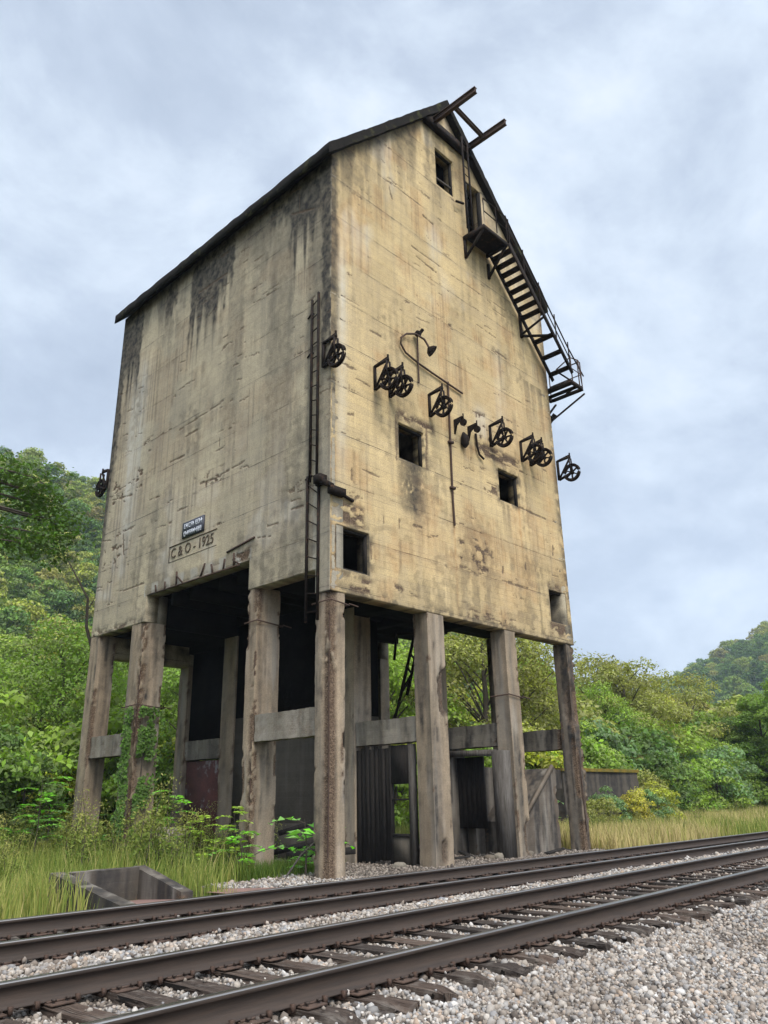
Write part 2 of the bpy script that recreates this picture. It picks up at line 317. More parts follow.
W1, DOOR = (3.93, 4.72, 17.23, 18.53), (5.26, 5.98, 16.1, 18.22)
W2, W3, W4, W5 = (2.07, 2.93, 8.37, 9.25), (5.87, 6.77, 8.37, 9.24), (.16, 1.07, 5.47, 6.34), (7.8, 8.6, 5.5, 6.35)
def near_rect(u, z, r, w):
    dx = np.maximum(np.maximum(r[0] - u, u - r[1]), 0); dz = np.maximum(np.maximum(r[2] - z, z - r[3]), 0)
    return np.clip(1 - np.hypot(dx, dz) / w, 0, 1)
def f_front(u, z):
    n = fbm(u * 1.3, z * 1.3, 0, 1, 4); n2 = fbm(u * 6, z * 6, 0, 5, 4); n3 = fbm(u * 14, z * 14, 0, 9, 3)
    big = [s for s in FM]
    sp = .85 * segmask(u, z, big, .026)
    # heavier spalls: above the middle openings, around the corner opening, bottom edge
    def patch(a, b, c, d, thr, sc=5., seed=21):
        inside = np.clip(np.minimum(np.minimum(u - a, b - u), np.minimum(z - c, d - z)) / .12, 0, 1)
        return inside * sst(thr, thr + .06, fbm(u * sc, z * sc * 1.6, 0, seed, 4))
    for q in ((2.0, 3.4, 9.3, 9.65, .42), (4.9, 6.95, 9.35, 9.85, .44), (.0, 1.0, 6.35, 6.95, .40), (7.7, 8.75, 5.1, 5.55, .40), (7.75, 8.7, 6.35, 6.6, .42), (5.15, 5.85, 8.4, 8.85, .5),
              (.0, 1.2, 5.0, 5.45, .50), (5.0, 5.7, 9.8, 10.7, .53), (4.0, 5.3, 6.1, 7.0, .60), (0, .16, 5.0, 9.8, .34), (1.7, 2.6, 5.2, 5.5, .55), (4.2, 6.2, 5.0, 5.4, .57), (1.95, 2.1, 8.3, 9.5, .4), (2.93, 3.12, 8.3, 9.4, .45)):
        sp = np.maximum(sp, patch(*q))
    wu, wz = u + .25 * (n2 - .5), z + .10 * (n2 - .5)
    fl = sst(.765, .785, fbm(wu * 1.7, wz * 14, 0, 151, 4)) * sst(.46, .58, fbm(u * .7, z * .7, 0, 152, 3)); sp = np.maximum(sp, .8 * fl)
    fl2 = sst(.70, .725, fbm(wu * 2.6, wz * 18, 0, 153, 4)) * sst(.22, .05, np.abs(((z - 6.17) % 1.095) - .02)) * sst(.45, .6, fbm(u * .9, z * .9, 3, 154, 2)); sp = np.maximum(sp, .9 * fl2)
    roofd = np.vectorize(rz_in)(u) - z
    s1 = vnoise(u * 5, 0, 0, 31); s2 = vnoise(u * 17, 0, 0, 33); Ls = .25 + 2.3 * s1 * s1 + 1.1 * s2 * s1
    st = .9 * np.clip(1 - roofd / Ls, 0, 1) ** .8 * sst(0, 1.2, np.where(u < 4.4, 2, .7))
    st = np.maximum(st, .95 * (1 - sst(.10, .30, u + .12 * (n2 - .5))) * sst(9.5, 11.5, z + 3 * (n - .5)))
    st = np.maximum(st, .55 * (1 - sst(.0, .25, u)) * sst(.35, .6, n2))
    so = np.clip(1 - np.abs(u - 2.52 - .1 * (n2 - .5)) / .55, 0, 1) ** .5 * sst(6.9, 7.5, z + .6 * (n2 - .5)) * (z < 8.4)
    st = np.maximum(st, 1.0 * so * sst(.20, .42, n3 * .5 + n2 * .5)); st = np.maximum(st, .95 * near_rect(u, z, W4, .05)); st = np.maximum(st, .9 * near_rect(u, z, W5, .06))  # shade painted round the low windows, whose reveals catch the sky
    for r_, w_ in ((W2, .22), (W3, .22), (W4, .3), (W5, .35)): st = np.maximum(st, .9 * near_rect(u, z, r_, w_) * sst(.35, .6, n2))
    st = np.maximum(st, .75 * sst(5.45, 5.0, z) * sst(.38, .62, n2)); st = np.maximum(st, .8 * sst(8.45, 8.78, u) * sst(.3, .55, n2))
    g = vnoise(u * 9, z * .35, 0, 41)
    for a, b, zt, ln in ((3.7, 4.1, 17.2, 2.2), (5.3, 6.2, 15.9, 2.5), (1.25, 1.4, 9.7, 1.9), (1.7, 1.85, 9.7, 1.6), (7.4, 8.6, 12.5, 2.2), (.55, 1.0, 5.4, .5), (5.9, 6.5, 8.3, 1.1), (6.0, 6.8, 13.0, 2.6), (3.15, 3.25, 9.7, .9)):
        st = np.maximum(st, .55 * sst(a - .1, a + .1, u) * sst(b + .1, b - .1, u) * np.clip(1 - (zt - z) / ln, 0, 1) * (z < zt) * sst(.25, .6, g))
    bl_ = fbm(u * .8 + .6 * n2, z * .45, 0, 171, 5); st = np.maximum(st, .42 * sst(.54, .70, bl_) * sst(.35, .6, n2 * .6 + g * .4)); st = np.maximum(st, .3 * sst(.60, .70, fbm(u * 2.2, z * 3.5, 0, 172, 5)) * sst(8.5, 6, z))
    st = np.maximum(st, .30 * sst(.5, .75, vnoise(u * 22, z * .25, 0, 173)) * sst(.45, .65, n))
    rs = np.zeros_like(u)
    for a, wd, zt, ln, am in ((6.70, .06, 8.35, 1.9, .9), (6.55, .35, 8.2, 2.2, .4), (3.92, .05, 7.6, 2.6, .7), (5.0, 1.0, 7.2, 1.5, .45), (7.4, .5, 8.2, 1.5, .35), (6.0, .9, 6.4, 1.2, .35), (3.0, .7, 6.9, 1.2, .3), (8.2, .3, 9, 3, .3), (6.5, 1.2, 11.5, 3.5, .25)):
        rs = np.maximum(rs, am * np.exp(-((u - a) / wd) ** 2) * np.clip(1 - (zt - z) / ln, 0, 1) ** .6 * sst(zt + .3, zt, z) * (.4 + .9 * n2))
    rs = np.maximum(rs, .28 * sst(.5, .7, n))
    wh = .42 * np.exp(-((u - .32) / .16) ** 2) * sst(6.8, 8, z) * sst(14.5, 12, z) * (.5 + n2)
    wh = np.maximum(wh, .3 * sst(.52, .7, fbm(u * 1.1, z * .8, 0, 77, 3)) * sst(12.5, 14, z)); wh = np.maximum(wh, .5 * np.exp(-((u - 5.3) / .3) ** 2) * sst(9.8, 10.1, z) * sst(11, 10.5, z))
    wh = np.maximum(wh, .2 * np.exp(-((u - 6.2) / .2) ** 2) * sst(9.8, 11, z) * sst(13.5, 12.5, z))
    sp = np.clip(sp, 0, 1); dep = .014 * sp * (.4 + n3)
    return sp, np.clip(st, 0, 1), rs, wh, dep
def f_left(u, z):
    n = fbm(u * 1.2, z * 1.2, 4, 1, 4); n2 = fbm(u * 6, z * 6, 4, 5, 4); n3 = fbm(u * 14, z * 14, 4, 9, 3)
    sp = .85 * segmask(u, z, LM, .024)
    def patch(a, b, c, d, thr, seed=23):
        inside = np.clip(np.minimum(np.minimum(u - a, b - u), np.minimum(z - c, d - z)) / .12, 0, 1)
        return inside * sst(thr, thr + .06, fbm(u * 5, z * 9, 0, seed, 4))
    for q in ((7.2, 9.4, 5.44, 5.65, .42), (9.0, 9.5, 5.2, 5.7, .4), (8.0, 9.4, 7.3, 8.4, .66), (7.4, 9.2, 9.0, 10., .68), (3.7, 5.0, 8.3, 8.8, .6), (.0, .1, 5, 9.5, .35), (2.5, 3.2, 6.1, 6.5, .5), (.5, 2.2, 5.45, 5.56, .45), (3.9, 6.8, 6.13, 6.24, .5)):
        sp = np.maximum(sp, patch(*q))
    wu, wz = u + .25 * (n2 - .5), z + .10 * (n2 - .5)
    fl = sst(.765, .785, fbm(wu * 1.5, wz * 13, 0, 161, 4)) * sst(.45, .58, fbm(u * .6, z * .6, 0, 162, 3)); sp = np.maximum(sp, .75 * fl)
    fl2 = sst(.70, .725, fbm(wu * 2.6, wz * 18, 0, 163, 4)) * sst(.22, .05, np.abs(((z - 6.17) % 1.095) - .02)) * sst(.42, .6, fbm(u * .9, z * .9, 3, 164, 2)); sp = np.maximum(sp, .85 * fl2)
    d = 15.45 - z; s1 = vnoise(u * 2.2, 0, 0, 61); s2 = vnoise(u * 11, 0, 0, 62); Ls = .30 + 1.5 * s1 * s1 * s1 + .6 * s2 * s1
    st = .9 * np.clip(1 - d / Ls, 0, 1) ** .7
    for a, b, zt, ln, am in ((4.1, 5.75, 15.6, 2.3, 1.), (3.75, 4.5, 15.6, 1.5, .9), (8.3, 9.6, 15.6, 2.5, 1.), (9.15, 9.6, 15, 5.5, .9), (0, 1.5, 15.6, 2.2, .85), (0, 2.3, 15.6, .9, .8), (1.3, 2.2, 14.5, 6, .34), (3.2, 3.9, 13.2, 3.5, .28), (6.5, 7.1, 15.6, 1.2, .8), (.0, .32, 15.5, 5.5, 1.), (.2, .8, 10.2, 3.5, .45)):
        st = np.maximum(st, am * sst(a - .08, a + .08, u + .25 * (n2 - .5)) * sst(b + .08, b - .08, u + .25 * (n2 - .5)) * np.clip((1 - (zt - z) / (ln * (.85 + .9 * s2))) * 2.6, 0, 1) * (.75 + .8 * n2))
    g = vnoise(u * 8, z * .3, 2, 43); bl_ = fbm(u * .7 + .6 * n2, z * .5, 0, 181, 5); st = np.maximum(st, .48 * sst(.50, .68, bl_) * sst(.3, .6, n2 * .6 + g * .4)); st = np.maximum(st, .34 * sst(.5, .75, vnoise(u * 18, z * .25, 0, 183)) * sst(.42, .62, n))
    st = np.maximum(st, .95 * sst(9.0, 9.4, u + .3 * (n2 - .5)) * sst(8, 10.5, z)); st = np.maximum(st, .7 * sst(.9, .1, u + .5 * (n2 - .5)) * sst(10.5, 13.5, z)); st = np.maximum(st, .35 * sst(.55, .1, u + .3 * (n2 - .5)))
    st = np.maximum(st, .7 * sst(5.9, 5.5, z) * sst(.45, .65, n2) * (u > 6.8))
    wh = .75 * np.exp(-((u - 8.15) / .45) ** 2) * sst(14, 12.5, z) * sst(6.5, 9, z) * (.35 + n2)
    band = sst(6.1, 6.16, z) * sst(6.45, 6.38, z) * (u > 2.5) * (u < 6.9)
    wh = np.maximum(wh, .8 * band * sst(.5, .52, .5 + .5 * np.sin(u * 11) + .3 * (n2 - .5))); wh = np.maximum(wh, .4 * sst(.5, .7, n) * sst(10, 7, z)); wh = np.maximum(wh, .3 * (u < .5) * sst(9, 7.5, z))
    st = np.maximum(st, .35 * band)
    rs = .12 * sst(.45, .65, n)
    sp = np.clip(sp, 0, 1)
    return sp, np.clip(st, 0, 1), rs, wh, .012 * sp * (.4 + n3) * sst(.36, .5, u)
def f_plain(u, z):
    n2 = fbm(u * 3, z * 3, 8, 5, 4); o = np.zeros_like(u); return o, .8 * sst(.35, .6, n2), o, o, .01 * n2
front_holes = [W1, DOOR, W2, W3, W4, W5]
side_low = [(.42, 2.57, 4.8, 5.48), (2.57, 6.77, 4.8, 6.14), (6.77, 9.6, 4.8, 5.48)]
tag(wall_sheet('front_wall', 'y', 0., 0., W, 4.99, rz_in, front_holes, .35, .03, f_front, M['front'], 1), 'yellowish gable wall with windows, pulleys and rust streaks')
tag(wall_sheet('side_wall', 'x', -.004, 0.004, D, 4.99, lambda u: 15.52, side_low, .35, .03, f_left, M['side'], 1), 'greyer side wall with dark streaks under the eave and moulded lettering')
wall_sheet('side_wall', 'x', W, 0.003, D, 4.99, lambda u: 15.50, side_low, .35, .12, f_plain, M['side'], -1)
wall_sheet('rear_wall', 'y', D, 0.52, W - .52, 4.93, rz_in, [], .35, .12, f_plain, M['side'], -1)
# roof: two sloping slabs meeting at the ridge
th = .31
rp = [(-.27, rz_out(-.27)), (4.4, 20.5), (8.98, rz_out(8.98)), (8.98, rz_out(8.98) - th), (4.4, 20.5 - th), (-.27, rz_out(-.27) - th)]
V, F, at = [], [], []
ny = 60; ring = []
for a in range(len(rp)):
    p, q = np.array(rp[a]), np.array(rp[(a + 1) % 6]); k = max(2, int(np.linalg.norm(q - p) / .15)); ring += [p + (q - p) * i / k for i in range(k)]
ring = np.array(ring); ys = np.linspace(-.2, D + .15, ny); nr = len(ring)
P = np.concatenate([np.stack([ring[:, 0], np.full(nr, y), ring[:, 1]], 1) for y in ys])
P[:, 2] += .05 * (fbm(P[:, 0] * 3, P[:, 1] * 3, P[:, 2] * 3, 3) - .5); P[:, 0] += .05 * (fbm(P[:, 0] * 4, P[:, 1] * 4, P[:, 2] * 2, 8) - .5)
P[:, 1] += .07 * (fbm(P[:, 0] * 5, P[:, 1] * 3, P[:, 2] * 4, 11) - .5)
Fq = np.array([(i * nr + a, i * nr + (a + 1) % nr, (i + 1) * nr + (a + 1) % nr, (i + 1) * nr + a) for i in range(ny - 1) for a in range(nr)])
obj('roof', [(P, Fq), (P[:nr], [tuple(range(nr))[::-1]]), (P[-nr:], [tuple(range(nr))])], M['roof'], tower)
# bin floor and girders that carry it
obj('bin_floor', [box(.36, W - .36, .36, D - .36, 6.2, 6.5)], M['nearblack'], tower)
obj('aisle_ceiling', [box(.36, W - .36, .36, 2.26, 5.5, 5.6)], M['nearblack'], tower); obj('aisle_ceiling', [box(.36, W - .36, 7.31, D - .36, 5.5, 5.6)], M['nearblack'], tower)
for y_ in (3.3, 4.0, 5.2, 6.0): obj('hopper_beam', [box(.36, W - .36, y_, y_ + .2, 5.85, 6.19)], M['nearblack'], tower)
for y0, y1 in ((2.27, 2.6), (6.9, 7.3)): obj('girder', [box(.37, W - .37, y0, y1, 5.5, 6.19)], M['nearblack'], tower)
for x0 in (2.84, 5.65): obj('girder', [box(x0, x0 + .45, .37, 2.26, 5.3, 6.18), box(x0, x0 + .45, 2.61, 6.89, 5.75, 6.18), box(x0, x0 + .45, 7.31, D - .37, 5.3, 6.18)], M['nearblack'], tower)

def rough_box(b, res=.05, seed=0, amp=.012, erode=None, spots=(), stain=0., spall_all=.0, pale=.18):
    """gridded box, edges broken away; erode {(i,j): strength} for the corner at x0/x1, y0/y1"""
    x0, x1, y0, y1, z0, z1 = b; erode = erode or {}
    def ax(a, c): return np.linspace(a, c, max(2, int(round((c - a) / res)) + 1))
    xs, ys, zs = ax(x0, x1), ax(y0, y1), ax(z0, z1); G = []
    def grid(u, v, f, flip):
        U, Vv = np.meshgrid(u, v, indexing='ij'); P = f(U.ravel(), Vv.ravel()); n, m = len(u), len(v); id_ = np.arange(n * m).reshape(n, m)
        q = np.stack([id_[:-1, :-1], id_[1:, :-1], id_[1:, 1:], id_[:-1, 1:]], -1).reshape(-1, 4)
        G.append((P, q[:, ::-1] if flip else q))
    c = lambda v, n: np.full(n, v)
    grid(xs, zs, lambda u, v: np.stack([u, c(y0, len(u)), v], 1), False); grid(xs, zs, lambda u, v: np.stack([u, c(y1, len(u)), v], 1), True)
    grid(ys, zs, lambda u, v: np.stack([c(x0, len(u)), u, v], 1), True); grid(ys, zs, lambda u, v: np.stack([c(x1, len(u)), u, v], 1), False)
    grid(xs, ys, lambda u, v: np.stack([u, v, c(z1, len(u))], 1), False); grid(xs, ys, lambda u, v: np.stack([u, v, c(z0, len(u))], 1), True)
    out, SP, ST, WH = [], [], [], []
    cx, cy, cz = (x0 + x1) / 2, (y0 + y1) / 2, (z0 + z1) / 2
    for P, q in G:
        x, y, z = P.T; SK = np.zeros(len(P)); n = fbm(x * 3 + seed, y * 3, z * 2.2, seed, 4); nf = fbm(x * 12, y * 12, z * 9, seed + 5, 3)
        m = amp * (n - .3) + amp * .6 * nf; sp = np.zeros(len(P))
        for i, j, ex, ey in ((0, 0, x0, y0), (1, 0, x1, y0), (0, 1, x0, y1), (1, 1, x1, y1)):
            dc = np.hypot(x - ex, y - ey); e = erode.get((i, j), .06)
            k = np.clip(1 - dc / (.09 + .14 * e), 0, 1) * sst(.62 - .36 * e, .74 - .36 * e, fbm(0, seed * 1.3 + i * 3 + j, z * 1.1, 71, 5) * .65 + nf * .35)
            m = m + (.015 + .075 * e) * k; sp = np.maximum(sp, sst(.08, .35, k))
        for sx, sy, sz, r_, dp in spots:
            k = np.clip(1 - np.sqrt(((x - sx) / r_) ** 2 + ((y - sy) / r_) ** 2 + ((z - sz) / (r_ * 2.2)) ** 2) + .5 * (nf - .5), 0, 1)
            m = m + dp * sst(0, .4, k); sp = np.maximum(sp, .5 * sst(.02, .2, k)); SK = np.maximum(SK, sst(.02, .25, k))
        sp = np.maximum(sp, spall_all * sst(.5, .6, nf))
        dx, dy = cx - x, cy - y; L = np.hypot(dx, dy) + 1e-6; Q = P.copy()
        # horizontal beams erode towards their own axis
        if (z1 - z0) > .9: Q[:, 0] += dx / L * m; Q[:, 1] += dy / L * m
        else:
            dz = cz - z; a = dx if (x1 - x0) < (y1 - y0) else dy; L = np.hypot(a, dz) + 1e-6
            if (x1 - x0) < (y1 - y0): Q[:, 0] += a / L * m
            else: Q[:, 1] += a / L * m
            Q[:, 2] += dz / L * m
        out.append((Q, q)); SP.append(sp); ST.append(np.clip(1.2 * SK + stain + .9 * sst(.45, .68, fbm(x * 7, y * 7, z * .5, seed + 9, 5)) * (.6 + stain) + .45 * sst(.62, .72, fbm(x * 8, y * 8, z * 1.6, seed + 29, 5)), 0, 1)); WH.append(pale * sst(.45, .65, fbm(x * 4, y * 4, z * .7, seed + 19, 4)))
    return out, dict(spall=np.concatenate(SP), stain=np.concatenate(ST), white=np.concatenate(WH), rust=.25 * np.concatenate(WH))
def rbox(name, b, mat, parent, label=None, **k):
    g, a = rough_box(b, **k); o = obj(name, g, mat, parent, attrs=a)
    if label: o['label'] = label
    return o
XS = [(0., .40), (2.81, 3.37), (5.64, 6.10), (8.40, 8.8)]        # the four bents
YS = [(0., .42), (2.25, 2.57), (6.77, 7.36), (9.05, 9.5)]
er = {(0, 0): dict(erode={(0, 0): 1., (1, 0): .22, (0, 1): .15}, amp=.025), (0, 1): dict(erode={(0, 0): .6, (0, 1): .2}), (0, 2): dict(erode={(0, 0): .65}), (0, 3): dict(erode={(0, 0): .3}, stain=.05),
      (1, 0): dict(erode={(0, 0): .15}, spots=[(3.3, 0., 3.35, .26, .10), (3.1, 0, .25, .12, .07)]), (2, 0): dict(erode={(0, 0): .15}, spots=[(6.05, 0, .35, .2, .09)]),
      (3, 0): dict(erode={(0, 0): .6, (1, 0): .8}, stain=.55, amp=.03, spots=[(8.5, 0, 3.4, .3, .07)])}
for i, (a, b) in enumerate(XS):
    for j, (c, d) in enumerate(YS):
        bb = b + (.23 if (i == 0 and j in (1, 2)) else 0)
        if j: bb = max(bb, a + .5)
        if i == 3: bb = 8.8
        top_ = 4.985 if j == 0 else (5.475 if i in (0, 3) else (4.925 if j == 3 else 5.49))
        k = dict(er.get((i, j), {})); k.setdefault('stain', .0 if i < 3 else .2)
        if i == 0 and j in (1, 2): obj('pillar_head', [box(.353, bb - .02, c + .01, d - .01, 5.47, 6.19)], M['beam'], tower)
        rbox('pillar', (a, bb, c, d, -.3, top_), M['pillar'], tower, {(0, 0): 'corner pillar with broken edge and exposed rusty bars', (3, 0): 'dark stained far corner pillar'}.get((i, j)), seed=i * 7 + j * 3 + 1, res=.045 if j < 2 or i == 0 else .12, **k)
    for (c, d), st in (((.43, 2.24), 0), ((7.37, 9.04), 0)):
        aa, bb = a + .03, min(b, a + .42)
        rbox('crossbeam', (aa, bb, c, d, 2.33, 2.87), M['beam'], tower, seed=i * 5 + int(c) + 2, res=.05, amp=.04, erode={(0, 0): .4}, stain=.0 if i < 2 else .25, spall_all=.35 if i == 0 else 0)
# infill walls between the rear rows and the hoist shaft
obj('infill_wall', [box(2.95, 3.13, 7.37, 9.04, 2.88, 5.29)], M['nearblack'], tower)
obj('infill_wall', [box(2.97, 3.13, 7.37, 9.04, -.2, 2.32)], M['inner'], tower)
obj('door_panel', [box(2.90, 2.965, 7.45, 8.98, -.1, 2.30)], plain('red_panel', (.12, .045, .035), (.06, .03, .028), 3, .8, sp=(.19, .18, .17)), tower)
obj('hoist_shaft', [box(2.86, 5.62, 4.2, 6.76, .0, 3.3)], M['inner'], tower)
obj('hoist_shaft', [box(2.86, 5.62, 4.2, 6.76, 3.3, 6.19)], M['nearblack'], tower)
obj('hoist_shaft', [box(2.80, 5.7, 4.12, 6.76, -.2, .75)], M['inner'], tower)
# exposed bars on pillars
def rebars():
    for pts in ([(.03, .06, .3), (.035, .05, 2.), (.03, .055, 3.2), (.035, .05, 4.6)], [(.03, 2.29, .5), (.03, 2.3, 2.0)], [(.02, 2.28, 3.5), (.025, 2.29, 4.5)], [(.02, 6.8, 2.4), (.02, 6.81, 3.8), (.03, 6.8, 4.9)], [(8.52, -.0, .4), (8.5, .0, 2.2)]):
        yield tube(pts, .014, 5)
for g in rebars(): obj('exposed_bar', g, M['rust'], tower)
for (x0, x1, y0, y1, z) in ((-.05, .68, 6.72, 7.42, 3.45), (5.59, 6.16, -.04, .5, 3.45), (-.04, .45, -.05, .47, 4.78), (-.03, .66, 2.2, 2.62, 4.75)):
    p = [(x0, y1, z), (x0, y0, z + .02), (x1, y0, z - .03), (x1, y1, z - .02)]
    obj('wire_band', tube(p, .016, 5) + tube([(x1, y0, z), (x1 + .2, y0 - .05, z - .04)], .014, 5), M['rust'], tower)
# rods hanging from the main opening lintel
rods = []
for y, dz, lean in ((5.4, .35, 0), (5.1, .25, .5), (4.4, .3, -.3), (3.9, .22, .1), (3.5, .24, -.1), (3.1, .3, 0), (5.9, .2, 0), (6.3, .2, .05), (2.9, .15, .4)):
    rods.append(bar((-.03, y, 6.12), (-.04, y + lean * .6, 6.12 + dz), .03))
rods += [bar((-.02, 2.4, 6.62), (-.02, 3.4, 6.50), .035), bar((-.03, 2.9, 6.1), (-.03, 6.6, 6.13), .03)]
obj('lintel_bars', rods, M['rust'], tower)

# window frames
for nm, (a, b, c, d) in (('upper', W1), ('mid', W2), ('mid', W3), ('low', W4), ('low', W5)):
    fr = empty('window', (0, 0, 0)); fr.parent = tower
    g = [box(a, a + .05, .06, .14, c, d), box(b - .05, b, .06, .14, c, d), box(a + .05, b - .05, .062, .138, c, c + .05), box(a + .05, b - .05, .062, .138, d - .05, d)]
    obj('frame', g, M['timber'], fr)
    if nm == 'upper': obj('rail_bar', [bar((a + .05, .1, c + .34), (b - .05, .1, c + .38), .05)], M['timberlight'], fr)
    fr.location = (0, 0, 0)
obj('door_frame', [box(DOOR[0], DOOR[0] + .06, -.02, .1, 16.12, 18.2), box(DOOR[1] - .06, DOOR[1], -.02, .1, 16.12, 18.2)], M['timber'], tower)

# ---- pulleys
def pulley(x, z, out=.44, r=.245, side=-1, y0=0., solid=False, hub=1., lab=None):
    """bracket in a plane square to the wall, spoked wheel hung from its tip"""
    p = empty('pulley', (x, y0, z)); p.parent = tower
    s = side; g = [bar((0, s * .03, -.30), (0, s * .03, .30), .07, .04), bar((0, s * .03, .28), (0, s * (out + .02), .30), .05, .06), bar((0, s * .04, -.28), (0, s * (out), .27), .035, .045),
                   bar((0, s * .04, -.30), (0, s * (out + .03), -.19), .05, .06), bar((-.05, s * out, .26), (-.05, s * (out + .02), -.21), .02, .05), bar((.05, s * out, .26), (.05, s * (out + .02), -.21), .02, .05),
                   bar((0, s * .03, .30), (0, s * out, .36), .03, .03)]
    g += tube([(0, s * out, .28), (0, s * out, .42)], .025, 6)
    obj('bracket', g, M['steel'], p)
    c = np.array([0, s * (out + .02), -.19]); th = np.linspace(0, 2 * np.pi, 28, endpoint=False)
    ringp = np.stack([np.zeros(28), c[1] + r * np.cos(th), c[2] + r * np.sin(th)], 1)
    g = []
    for dx, rr, tr in ((-.03, r, .02), (.03, r, .02), (0, r - .035, .036)):
        q = ringp.copy(); q[:, 0] = dx; q[:, 1] = c[1] + rr * np.cos(th); q[:, 2] = c[2] + rr * np.sin(th); g += tube(q, tr, 6, closed=True)
    a0 = random.random()
    for k in range(6):
        a = a0 + k * math.pi / 3; g.append(bar((0, c[1], c[2]), (0, c[1] + (r - .02) * math.cos(a), c[2] + (r - .02) * math.sin(a)), .03, .045, up=(1, 0, 0)))
    g += tube([(-.06, c[1], c[2]), (.06, c[1], c[2])], .05, 10)
    obj('wheel', g, M['steel'], p)
    if lab: p['label'] = lab
    return p
for x, lab in ((1.30, 'left wheel of the left pair of pulleys'), (1.78, 'right wheel of the left pair of pulleys'), (3.17, 'single pulley right of the left window'), (5.60, 'single pulley above the right window'), (7.0, 'left wheel of the right pair'), (7.42, 'right wheel of the right pair')): pulley(x, 10.07, lab=lab)
pulley(-.05, 10.18, y0=.22, lab='pulley at the near corner of the tower', out=.42); pulley(8.86, 10.05, y0=0, lab='pulley sticking out past the right corner'); pulley(-.04, 10.1, side=1, y0=9.46, out=.36, r=.25, lab='pulley at the far left corner')
for x in (4.13, 4.68):
    p = empty('small_pulley', (x, 0, 9.86)); p.parent = tower; p.scale = (.8, .8, .8)
    obj('bracket', prism([(-.01, .2), (-.01, -.28), (-.10, .0), (-.34, .17), (-.34, .22)], 'x', -.035, .035) + [bar((0, -.36, .3), (0, -.36, .05), .03)], M['steel'], p)
    obj('wheel', tube([(-.04, -.36, .0), (.04, -.36, .0)], .11, 14), M['steel'], p)
p = obj('hanging_block', tube([(4.4, -.06, 9.75), (4.4, -.1, 9.62), (4.4, -.1, 9.42), (4.4, -.1, 9.33)], [.03, .10, .10, .03], 8), M['steel'], tower)
obj('hose_pipe', tube([(4.93, -.05, 9.9), (4.95, -.06, 9.55), (5.02, -.06, 9.35), (5.2, -.06, 9.28)], .03, 6), M['steel'], tower)

# ---- lamp with gooseneck, and conduit
lamp = empty('wall_lamp', (2.79, 0, 11.4)); lamp.parent = tower
obj('pole', tube([(0, -.05, -.87), (0, -.05, .42)], .022, 6), M['rust'], lamp)
obj('bell', tube([(-.06, -.10, .50), (-.06, -.13, .44), (-.02, -.10, .38)], [.03, .10, .07], 10) + [bar((-.0, -.1, .43), (-.02, -.26, .50), .06)], M['steel'], lamp)
obj('shade', tube([(.10, -.30, .02), (.13, -.34, -.04), (.17, -.38, -.09)], [.03, .12, .155], 14), M['steel'], lamp)
obj('gooseneck', tube([(.11, -.31, .03), (.04, -.24, .25), (-.16, -.14, .36), (-.42, -.07, .28), (-.60, -.06, .10), (-.62, -.06, -.08), (-.45, -.05, -.24), (.0, -.05, -.34), (.5, -.05, -.40), (1.69, -.05, -.52)], .026, 6), M['rust'], lamp)
obj('conduit', tube([(3.93, -.035, 11.0), (3.9, -.035, 9.4), (3.88, -.035, 7.85), (3.9, -.035, 7.2)], .026, 6) + [box(3.83, 3.97, -.09, -.0, 9.3, 9.36), box(3.81, 3.95, -.09, 0, 8.1, 8.16)], M['rust'], tower)

# ---- ladders
def ladder(name, a0, a1, b0, b1, step, rr=.02):
    p = empty(name, (0, 0, 0)); p.parent = tower; a0, a1, b0, b1 = map(np.array, (a0, a1, b0, b1)); L = np.linalg.norm(a1 - a0); n = int(L / step)
    obj('side_rail', [bar(a0, a1, .035, .05)], M['steel'], p); obj('side_rail', [bar(b0, b1, .035, .05)], M['steel'], p)
    for i in range(n):
        t = (i + .5) / n; obj('rung', tube([a0 + (a1 - a0) * t, b0 + (b1 - b0) * t], .013, 5), M['steel'], p)
    return p
l1 = ladder('ladder', (-.06, .56, 7.35), (-.06, .56, 11.75), (-.06, .35, 7.2), (-.06, .35, 11.85), .33); l1['label'] = 'upper narrow ladder on the side wall near the corner'
for z in (11.4, 10.4, 7.5): obj('standoff', [bar((0, .56, z), (-.07, .56, z), .03), bar((-.06, .56, z), (-.01, .76, z - .03), .025)], M['steel'], l1)
l2 = ladder('ladder', (-.05, .64, 4.45), (-.05, .64, 7.5), (-.05, .30, 4.45), (-.05, .30, 7.2), .36); l2['label'] = 'lower ladder hanging down beside the corner pillar'
l3 = ladder('ladder', (4.95, -.22, 16.2), (4.95, -.22, 19.5), (5.2, -.22, 16.2), (5.2, -.22, 19.45), .3); l3['label'] = 'short ladder up to the hoist beams'
obj('cleat', [bar((4.62, -.12, 17.0), (4.95, -.14, 17.1), .05)], M['steel'], tower)
obj('corner_bracket', [box(-.20, -.0, .10, .30, 7.2, 7.38), bar((-.12, .2, 7.28), (-.06, -.1, 7.08), .10, .12), box(-.10, .28, -.16, -.02, 6.93, 7.08), bar((.25, -.05, 7.0), (.6, -.03, 6.94), .05)], M['steel'], tower)

